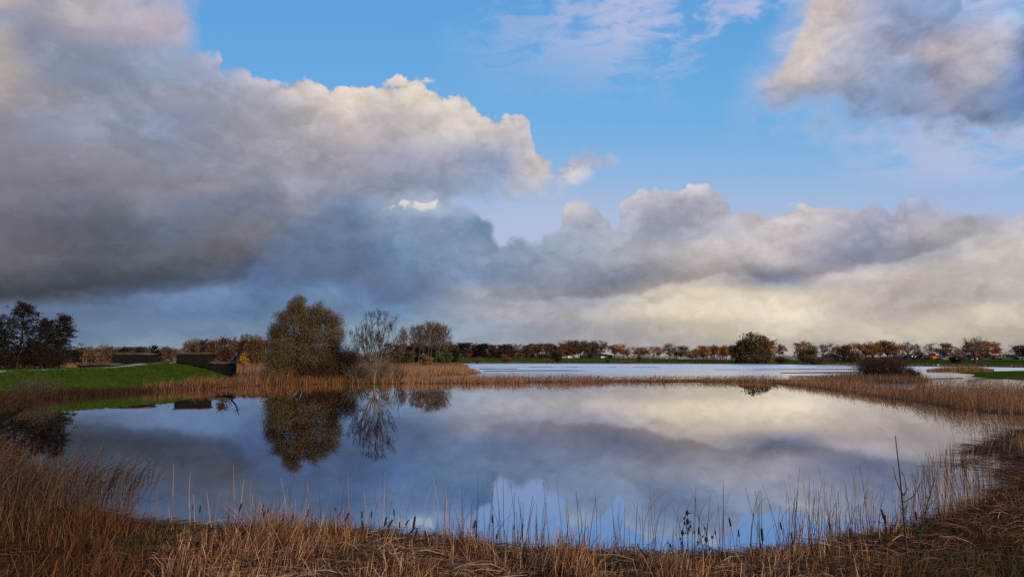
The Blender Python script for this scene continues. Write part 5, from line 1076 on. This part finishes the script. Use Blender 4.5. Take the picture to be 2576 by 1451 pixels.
for i, (k, zx, zy, ln, tilt) in enumerate(CT):
    x, y = zz(k, zx, zy); yb = np.interp(x, [q[0] for q in SHORE_NEAR[6:23]], [q[1] for q in SHORE_NEAR[6:23]]) + 6
    D = gnd(x, yb)[1] * (0.97 + 0.02 * rs.rand()); hp = np.array(at(x, y, D)); L = ln * .4527 * .6289 / F * D; a = rad(tilt)
    ux, uz = math.sin(-a), math.cos(a); bx = hp[0] - ux * (hp[2]) * 0.55; by = D; Z = max(0.0, H(bx, by)) - 0.05
    lean = 'tipped far over' if abs(tilt) > 35 else 'leaning right' if tilt < -13 else 'leaning left' if tilt > 9 else 'upright'
    back = 'against the dark reflection' if x < 1050 else 'against the pale cloud reflection' if x < 1330 else 'against the blue reflection' if x < 2080 else 'among the reeds at right'
    size = 'small ' if ln < 46 else 'big ' if ln > 80 else ''
    root = thing('cattail', f'{size}brown cattail head {lean} {back}, {ORD[i]} from the left', 'cattail', (bx, by, Z), 0, 'cattails along the near bank')
    b = np.array((0, 0, 0.0)); e = hp - np.array((bx, by, Z)); mid_p = e * 0.55 + np.array((-ux * 0.06, 0, 0.03)); axis = np.array((ux, 0, uz)); lo_ = e - axis * L / 2; up_ = e + axis * L / 2
    V, Fq = tubes([b, mid_p], [mid_p, lo_], [0.0045, 0.004], [0.004, 0.0035], 5); mk('stem', V, Fq, STALK, root, tint=np.full(len(V), 0.3 + 0.3 * rs.rand()))
    R = L * 0.085 + 0.003; f = np.array([0, 0.04, 0.15, 0.5, 0.85, 0.96, 1.0]); rr_ = np.array([0.25, 0.8, 1.0, 1.02, 0.95, 0.75, 0.2]) * R
    V, Fq = tubes(lo_ + axis * (f[:-1, None] * L), lo_ + axis * (f[1:, None] * L), rr_[:-1], rr_[1:], 8); mk('head', V, Fq, CATM, root, tint=rs.rand(len(V)), smooth=True)
    V, Fq = tubes([up_], [up_ + axis * L * 0.3], [0.0028], [0.001], 5); mk('spike', V, Fq, STALK, root, tint=np.full(len(V), 0.5))
# ------------------------------------------------------------------ wooden hides on the left, farm and caravans on the right
WOOD = plainmat('weathered_logs', (0.012, 0.010, 0.009), 0.9, 0.55, 3.0, 0.15, 0.5, (1, 1, 6))
THATCH = plainmat('old_thatch', (0.075, 0.058, 0.045), 0.95, 0.45, 6.0, 0.1, 0.6, (1, 5, 1))
def hide(label, x0, x1, ytop, ybot, D, depth=3.2, ratio=0.2, notch=False):
    X0 = at(x0, 900, D)[0]; X1 = at(x1, 900, D)[0]; zt = at((x0 + x1) / 2, ytop, D)[2]; zb_ = at((x0 + x1) / 2, ybot, D)[2] - 0.9; w = X1 - X0; h = zt - zb_
    vis = zt - zb_ - 0.9; rt = vis * ratio; root = thing('wooden_hide', label, 'hide', ((X0 + X1) / 2, D, zb_), 0, 'log and thatch hides on the green bank'); rs = RS(int(x0))
    wall = MB(); n = 9; hh_ = h - rt
    wall.box((0, depth / 2 + 0.12, hh_ / 2), (w - 0.24, depth - 0.1, hh_))
    for i in range(n):                                        # stacked logs, slightly uneven
        z = hh_ * (i + 0.5) / n; off = 0.03 * rs.rand()
        V, Fq = tubes([(-w / 2 + 0.04 - 0.05 * rs.rand(), 0.12 - off, z)], [(w / 2 - 0.04 + 0.05 * rs.rand(), 0.12 - off, z)], [hh_ / n * 0.54], [hh_ / n * 0.54], 7); wall.add(V, Fq)
        for s_ in (-1, 1):
            V, Fq = tubes([(s_ * (w / 2 - 0.1), 0.0, z)], [(s_ * (w / 2 - 0.1), depth, z)], [hh_ / n * 0.54], [hh_ / n * 0.54], 7); wall.add(V, Fq)
    wall.build('wall', WOOD, root)
    # thatch pitched towards the water
    m = MB(); e = 0.12; k = 9; xs = np.linspace(-w / 2 - 0.16, w / 2 + 0.16, k); V = []; jz = rs.normal(0, 0.05, k)
    for i, xx in enumerate(xs):
        V += [(xx, -e, hh_ + 0.02 + jz[i]), (xx, -e + 0.04, hh_ + 0.20 + jz[i]), (xx, depth * 0.42, h + jz[i] * 0.7), (xx, depth * 0.58, h + jz[i] * 0.7), (xx, depth + e, hh_ + 0.2), (xx, depth + e, hh_ + 0.02)]
    Fq = []
    for i in range(k - 1):
        for j in range(6): a = i * 6 + j; b = i * 6 + (j + 1) % 6; Fq.append((a, b, b + 6, a + 6))
    Fq += [(0, 3, 2, 1), (0, 5, 4, 3)] + [(q - 0 + (k - 1) * 6) and tuple((k - 1) * 6 + t for t in f) for q, f in ((1, (0, 1, 2, 3)), (1, (0, 3, 4, 5)))]
    m.add(V, Fq); m.build('roof', THATCH, root)
    return root
hide('left log hide with pale thatch edge, standing behind the path', 283, 369, 887, 917, 100.0, ratio=0.18)
hide('taller log hide with flat thatch on top of the grassy mound', 444, 513, 886, 914, 99.0, ratio=0.18)
hide('lower log hide stepping down the slope beside the dead tree', 506, 574, 908, 934, 101.0, ratio=0.26)
hide('long low sunken hide whose roof barely shows left of the left hide', 196, 286, 912.5, 921, 97.0, ratio=0.75)
def mcol(name, col, **k): return plainmat(name, col, **k)
BRICK = mcol('farm_brick', (0.22, 0.12, 0.085), var=0.2); TILE = mcol('orange_tiles', (0.48, 0.115, 0.035), var=0.18, scale=5.0); STEEL = mcol('grey_cladding', (0.14, 0.125, 0.105), var=0.12)
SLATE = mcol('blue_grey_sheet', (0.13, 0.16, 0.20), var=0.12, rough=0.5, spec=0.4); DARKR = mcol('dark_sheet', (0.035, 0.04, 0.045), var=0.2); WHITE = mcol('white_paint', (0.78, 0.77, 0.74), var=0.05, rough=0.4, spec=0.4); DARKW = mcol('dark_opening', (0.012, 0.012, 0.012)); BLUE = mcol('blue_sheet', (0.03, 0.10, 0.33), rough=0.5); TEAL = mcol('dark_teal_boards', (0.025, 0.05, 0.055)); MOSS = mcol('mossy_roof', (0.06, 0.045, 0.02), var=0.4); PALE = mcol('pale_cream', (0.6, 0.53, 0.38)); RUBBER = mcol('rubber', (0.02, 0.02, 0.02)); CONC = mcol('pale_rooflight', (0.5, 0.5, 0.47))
m_, nt_, o_ = newmat('window_glare'); em_ = nt_.nodes.new('ShaderNodeEmission'); em_.inputs[0].default_value = (1.0, 0.86, 0.62, 1); em_.inputs[1].default_value = 1.3; nt_.links.new(em_.outputs[0], o_.inputs[0]); GLARE = m_  # emission stands in for daylight reflected by the panes
m_, nt_, o_ = newmat('window_glass'); bsdf(nt_, (0.02, 0.025, 0.03), 0.08, 0.6, None, 0, o_); GLASS = m_
def gable(name, label, fn, zx0, zx1, zapex, zeave, zbase, D, zb, wallm, roofm, depth=14.0, over=0.4, apex=0.5, cat='barn', rise_front=False):
    """building with its gable towards the water; outline as measured"""
    x0, yb = fn(zx0, zbase); x1, _ = fn(zx1, zbase); ya = fn(zx0, zapex)[1]; ye = fn(zx0, zeave)[1]
    X0, X1 = at(x0, 900, D)[0], at(x1, 900, D)[0]; w = X1 - X0; hz = at(x0, ya, D)[2] - zb; he = at(x0, ye, D)[2] - zb; ax_ = (apex - 0.5) * w
    root = thing(name, label, cat, ((X0 + X1) / 2, D, zb))
    MB().prism([(-w / 2, -0.6), (w / 2, -0.6), (w / 2, he), (ax_, hz - 0.12), (ax_, hz - 0.12 + 1e-3), (-w / 2, he)], 0, depth).build('wall', wallm, root)
    r = MB(); t = 0.25
    for s_, xe in ((-1, -w / 2), (1, w / 2)):
        dx = xe - ax_; sl_ = (hz - he) / abs(dx); xo = xe + s_ * over; zo = he - sl_ * over
        r.prism([(ax_ + s_ * 0.001, hz + 0.0), (xo, zo), (xo, zo + t), (ax_ + s_ * 0.001, hz + t)], -over, depth + over)
    r.build('roof', roofm, root); root['_w'] = w; root['_he'] = he; root['_hz'] = hz; return root
def panel(root, name, x, z, w, h, mat, frame=None, y=-0.06):
    p = MB().box((x, y, z), (w, 0.08, h)).build(name, mat, root)
    if frame:
        f = MB()
        for sx_ in (-1, 1): f.box((x + sx_ * (w / 2 + 0.05), y - 0.03, z), (0.1, 0.08, h + 0.2))
        for sz in (-1, 1): f.box((x, y - 0.034, z + sz * (h / 2 + 0.05)), (w + 0.002, 0.08, 0.1))
        f.build('frame', frame, p)
    return p
D = 575.0; zbR = 3.15
b = gable('barn', 'grey barn with two bright windows under its gable', z5, 2090, 2520, 492, 545, 608, D, zbR, STEEL, SLATE)
w, he = b['_w'], b['_he']; u_ = .6289 / 5.152 / F * D
for q in (2315, 2380):
    xx = (q - 2305) * u_; p = panel(b, 'window', xx, he * 1.08, 26 * u_, 22 * u_, GLARE, DARKW); p['label'] = 'upper window bright with a painted reflection'
    panel(b, 'window', xx, he * 0.72, 24 * u_, 22 * u_, GLASS, DARKW)
panel(b, 'door', (2485 - 2305) * u_, he * 0.45, 12 * u_, he * 0.9, PALE)
t = thing('lean_to', 'dark teal lean-to shed at the left side of the barn with bright windows', 'shed', (at(z5(2135, 0)[0], 900, D)[0], D - 2.5, zbR))
wl_ = 88 * u_; hl_ = 66 * u_; MB().prism([(-wl_ / 2, -0.5), (wl_ / 2, -0.5), (wl_ / 2, hl_), (-wl_ / 2, hl_ * 0.86)], 0, 2.3).build('wall', TEAL, t); MB().prism([(-wl_ / 2 - 0.2, hl_ * 0.86 + 0.02), (wl_ / 2, hl_ + 0.02), (wl_ / 2, hl_ + 0.2), (-wl_ / 2 - 0.2, hl_ * 0.86 + 0.2)], -0.2, 2.3).build('roof', DARKR, t); panel(t, 'door', 0.2, hl_ * 0.35, 2.0, hl_ * 0.7, DARKW)
b = gable('barn', 'low grey shed behind the teal lean-to, half hidden by trees', z5, 1830, 2090, 535, 562, 608, D + 12, zbR, SLATE, SLATE); panel(b, 'window', -1.5, b['_he'] * .5, 2.5, 1.2, WHITE); panel(b, 'window', 2.5, b['_he'] * .6, 2.0, 1.0, WHITE)
D5 = 505.0; zb5 = 2.7
b = gable('shed', 'dark open shed with mossy roof left of the olive bush', z5, 565, 800, 487, 540, 602, D5, zb5, DARKW, MOSS, 9, cat='shed'); 
for q in (-0.3, 0.0, 0.3): panel(b, 'post', q * b['_w'], b['_he'] * .42, 0.3, b['_he'] * .84, MOSS)
b = gable('barn', 'slate blue barn roof behind the mossy shed', z5, 510, 930, 505, 575, 602, D5 + 18, zb5, DARKW, SLATE); panel(b, 'door', 3.0, b['_he'] * .5, 4.0, b['_he'], DARKR)
# farmhouse with an orange hipped roof
x0, yb = z6(612, 615); x1, _ = z6(868, 615); X0, X1 = at(x0, 900, 560)[0], at(x1, 900, 560)[0]; w = X1 - X0; zr = at(x0, z6(0, 480)[1], 560)[2] - zbR; zk = at(x0, z6(0, 552)[1], 560)[2] - zbR
fh = thing('farmhouse', 'brick farmhouse with a steep orange hipped roof', 'house', ((X0 + X1) / 2, 560, zbR)); he = zk * 0.42
MB().box((0, 6, he / 2 - 0.3), (w * 0.86, 11.4, he + 0.6)).build('wall', BRICK, fh)
rf = MB(); V = [(-w / 2, -0.3, he - 0.4), (w / 2, -0.3, he - 0.1), (w / 2, 12.3, he - 0.1), (-w / 2, 12.3, he - 0.4), (w * 0.02, 4.5, zr), (w * 0.12, 4.5, zr), (w * 0.12, 8.0, zr), (w * 0.02, 8.0, zr)]
rf.add(V, [(0, 1, 5, 4), (1, 2, 6, 5), (2, 3, 7, 6), (3, 0, 4, 7), (4, 5, 6, 7), (0, 3, 2, 1)]); ro = rf.build('roof', TILE, fh)
MB().box((w * 0.3, 6.0, zr * 0.86), (0.9, 0.9, zr * 0.28)).build('chimney', BRICK, ro)
for q in (-0.25, -0.08, 0.22): panel(fh, 'window', q * w, he * 0.5, 1.1, he * 0.5, GLASS, WHITE, y=0.25)
panel(fh, 'door', 0.08 * w, he * 0.42, 1.2, he * 0.84, DARKW, y=0.25)
b = gable('barn', 'wide grey barn with blue grey roof right of the orange roofed farmhouse', z6, 870, 1345, 498, 585, 616, 555.0, zbR, STEEL, SLATE, apex=0.46, over=1.2)
w, he = b['_w'], b['_he']; panel(b, 'door', -w * 0.03, he * 1.3, w * 0.3, he * 0.9, DARKW); panel(b, 'door', -w * 0.5, he * 0.35, 60 * .6289 / 5.194 / F * 555, he * 0.8, DARKR)
for q in (-0.12, 0.12): panel(b, 'rooflight', q * w, he * 0.72, w * 0.1, 0.4, PALE, y=-0.14)
b = gable('barn', 'slate blue tent shaped barn behind the pollard willow', z6, 1470, 1750, 512, 600, 620, 558.0, zbR, SLATE, SLATE, apex=0.6); panel(b, 'door', -2.0, b['_he'] * .4, 2.2, b['_he'] * .8, DARKW)
def tent():
    D = 430.0; X, Y, _ = at(z6(1610, 0)[0], 900, D); r = thing('tent', 'small pale yellow pointed tent right of the pollard trunk', 'tent', (X, Y, H(X, Y) + 0.0)); zb = at(0, z6(0, 622)[1], D)[2]
    X, Y, _ = at(z6(1610, 0)[0], 900, 545.0); u = .6289 / 5.194 / F * 545; r.location = (X, Y, zbR)
    h = 46 * u; wd = 40 * u; MB().add([(-wd / 2, 0, 0), (wd / 2, 0, 0), (wd / 2, 3, 0), (-wd / 2, 3, 0), (-wd * 0.05, 0.8, h), (wd * 0.05, 0.8, h), (wd * 0.05, 2.2, h), (-wd * 0.05, 2.2, h)], [(0, 1, 5, 4), (1, 2, 6, 5), (2, 3, 7, 6), (3, 0, 4, 7), (4, 5, 6, 7)]).build('canvas', PALE, r); panel(r, 'flap', 0.25 * wd, h * 0.22, wd * 0.2, h * 0.4, MOSS, y=0.05); return r
tent()
u = .6289 / 5.194 / F * 545; X, Y, _ = at(z6(1790, 0)[0], 900, 545.0); c_ = thing('shipping_container', 'long bright blue container in front of the great russet oak', 'container', (X, Y, zbR)); wc, hc = 182 * u, 32 * u
mb = MB().box((0, 1.3, hc / 2), (wc, 2.5, hc))
for i in range(30): mb.box((-wc / 2 + wc * (i + 0.5) / 30, 0.03, hc / 2), (wc / 60, 0.08, hc * 0.9))
mb.build('body', BLUE, c_); panel(c_, 'door', wc * 0.42, hc * 0.5, wc * 0.12, hc * 0.85, DARKR, y=-0.05)
b = gable('barn', 'dark barn with a long roof and three pale roof lights at far right', z6, 2110, 2470, 518, 590, 618, 556.0, zbR, TEAL, DARKR, apex=0.6, over=0.6)
w, hz_, he = b['_w'], b['_hz'], b['_he']; xa = (0.6 - 0.5) * w; u = .6289 / 5.194 / F * 556
L_ = 150 * u; side = MB().add([(xa, -0.5, hz_ + 0.26), (xa - L_ - (xa + w / 2), -0.5, hz_ + 0.2), (-w / 2 - L_, -0.5, he), (-w / 2, -0.5, he)], [(0, 3, 2, 1)])
side = MB().prism([(-w / 2 - L_, he + 0.1), (-w / 2 + 0.1, he + 0.1), (xa - 0.1, hz_ + 0.1), (-w / 2 - L_ * 0.75, hz_ + 0.1)], 0.6, 12); side.build('roof', DARKR, b)
MB().box((-w / 2 - L_ / 2, 6, he * 0.5 - 0.3), (L_ * 0.96, 10, he + 0.6)).build('wall', DARKW, b)
for q in (0.25, 0.45, 0.65):
    MB().box((-w / 2 - L_ * 0.75 + (L_ * 0.75 + w / 2 + xa) * q * 0.9, 0.55, he + (hz_ - he) * 0.55), (40 * u, 0.1, 10 * u)).build('rooflight', CONC, b)
# caravans and a long dark shed on the dike behind the clump of oaks
def caravan(label, fn, zx0, zx1, zt, zb_, D, zb, col, low=False):
    u = .6289 / 5.152 / F * D; X = at(fn((zx0 + zx1) / 2, 0)[0], 900, D)[0]; w = (zx1 - zx0) * u; h = (zb_ - zt) * u
    r = thing('caravan', label, 'caravan', (X, D, zb)); rr_ = h * 0.18; z0 = h * 0.12
    MB().prism([(-w / 2 + rr_, z0), (w / 2 - rr_, z0), (w / 2, z0 + rr_), (w / 2 - rr_ * .2, h - rr_), (w / 2 - rr_, h), (-w / 2 + rr_, h), (-w / 2 + rr_ * .3, h - rr_), (-w / 2, z0 + rr_)], 0, 2.3).build('body', col, r)
    for q in (-0.24, 0.2): panel(r, 'window', q * w, h * 0.62, w * 0.2, h * 0.2, GLASS, y=-0.03)
    panel(r, 'door', 0.02 * w, h * 0.5, w * 0.1, h * 0.62, PALE, y=-0.03)
    for q in (-0.06, 0.1):
        MB().lathe([(0.02, -0.1), (h * 0.14, -0.1), (h * 0.14, 0.1), (0.02, 0.1)], 10).build('wheel', RUBBER, r); r.children[-1].rotation_euler = (math.pi / 2, 0, 0); r.children[-1].location = (q * w, 0.1, h * 0.14)
    return r
DC = 656.0; zc = gz(z1(1100, 0)[0], DC) + 0.05
caravan('white caravan with rounded corners on the dike at the right of the clump', z1, 1055, 1138, 528, 570, DC, zc, WHITE)
b = gable('cabin', 'cream white cabin with a low dark roof under the left oaks of the clump', z1, 368, 476, 512, 528, 570, DC, zc, PALE, DARKR, 5, 0.3, cat='cabin'); panel(b, 'window', 0.22 * b['_w'], b['_he'] * 0.55, b['_w'] * 0.16, b['_he'] * 0.4, GLASS, WHITE)
b = gable('long_shed', 'long dark shed behind the clump of oaks beside the white caravan', z1, 640, 1290, 474, 520, 572, DC + 30, zc, DARKR, SLATE, 10, cat='shed'); panel(b, 'door', -0.2 * b['_w'], b['_he'] * 0.45, 4, b['_he'] * 0.9, DARKW); panel(b, 'door', 0.3 * b['_w'], b['_he'] * 0.45, 4, b['_he'] * 0.9, TEAL)
# swan on the far meadow and wires crossing the sky at the right
X, Y, Z = at(*z6(787, 716), 330.0); Z = H(X, Y); sw = thing('swan', 'white swan resting on the far meadow below the farmhouse', 'bird', (X, Y, Z)); mb = MB()
V, Fq = tubes([(-0.55, 0, 0.3), (-0.3, 0, 0.28), (0.0, 0, 0.28), (0.3, 0, 0.3), (0.42, 0, 0.42), (0.47, 0, 0.65), (0.5, 0, 0.85), (0.56, 0, 0.93)], [(-0.3, 0, 0.28), (0, 0, 0.28), (0.3, 0, 0.3), (0.42, 0, 0.42), (0.47, 0, 0.65), (0.5, 0, 0.85), (0.56, 0, 0.93), (0.7, 0, 0.88)], [0.05, 0.2, 0.27, 0.24, 0.1, 0.06, 0.055, 0.07], [0.2, 0.27, 0.24, 0.1, 0.06, 0.055, 0.07, 0.03], 9)
mk('body', V, Fq, WHITE, sw, smooth=True); V, Fq = tubes([(0.7, 0, 0.88)], [(0.82, 0, 0.84)], [0.03], [0.008], 6); mk('beak', V, Fq, TILE, sw)
pl_ = thing('power_line', 'thin overhead wires crossing the sky right of the great russet oak', 'power line', (*at(z6(2100, 0)[0], 900, 700.0)[:2], 0))
for i, zy in enumerate((350, 432, 492)):
    a = np.array(at(*z6(1200, zy - 14), 720.0)); b_ = np.array(at(*z6(3200, zy + 12), 690.0)); t = np.linspace(0, 1, 17)[:, None]; P = a + (b_ - a) * t; P[:, 2] -= 2.0 * (4 * t * (1 - t))[:, 0]; P -= np.array(pl_.location)
    V, Fq = tubes(P[:-1], P[1:], np.full(16, 0.05), np.full(16, 0.05), 4); mk('wire', V, Fq, DARKR, pl_)
# wooded land on the horizon
def horizon_wood(label, u0, u1, D, h, seed, z0):
    rs = RS(seed); n = int((u1 - u0) * 2600); uu = u0 + (u1 - u0) * rs.rand(n); dd = D * (1 + 0.06 * rs.rand(n)); Cc = np.stack([uu * dd, dd, z0 + h * (0.15 + 0.55 * rs.rand(n)) * (0.7 + 0.8 * (vnoise(uu * 900, uu * 0, 24) + 0.4))], 1)
    k = rs.randint(0, n, n * 30); V, Fq = leafquads(Cc[k] + rs.normal(0, h * 0.14, (n * 30, 3)), h * 0.09, rs, 0.8)
    V[:, 2] = np.maximum(V[:, 2], z0); return tag(mk('distant_woods', V, Fq, LEAF['grey'], tint=rs.rand(n * 30).repeat(4)), label, 'woods', None, 'stuff')  # grey leaf colour takes the place of distance haze, no air is built
horizon_wood('woods coloured haze grey on the horizon behind the avenue', -0.15, 1.0, 1500.0, 15, 71, 0.4)
horizon_wood('woods coloured haze grey on the horizon behind the left tree line', -0.9, -0.12, 700.0, 14, 72, 0.2)

for o_ in bpy.data.objects:
    for k_ in ('_w', '_h', '_he', '_hz'):
        if k_ in o_: del o_[k_]
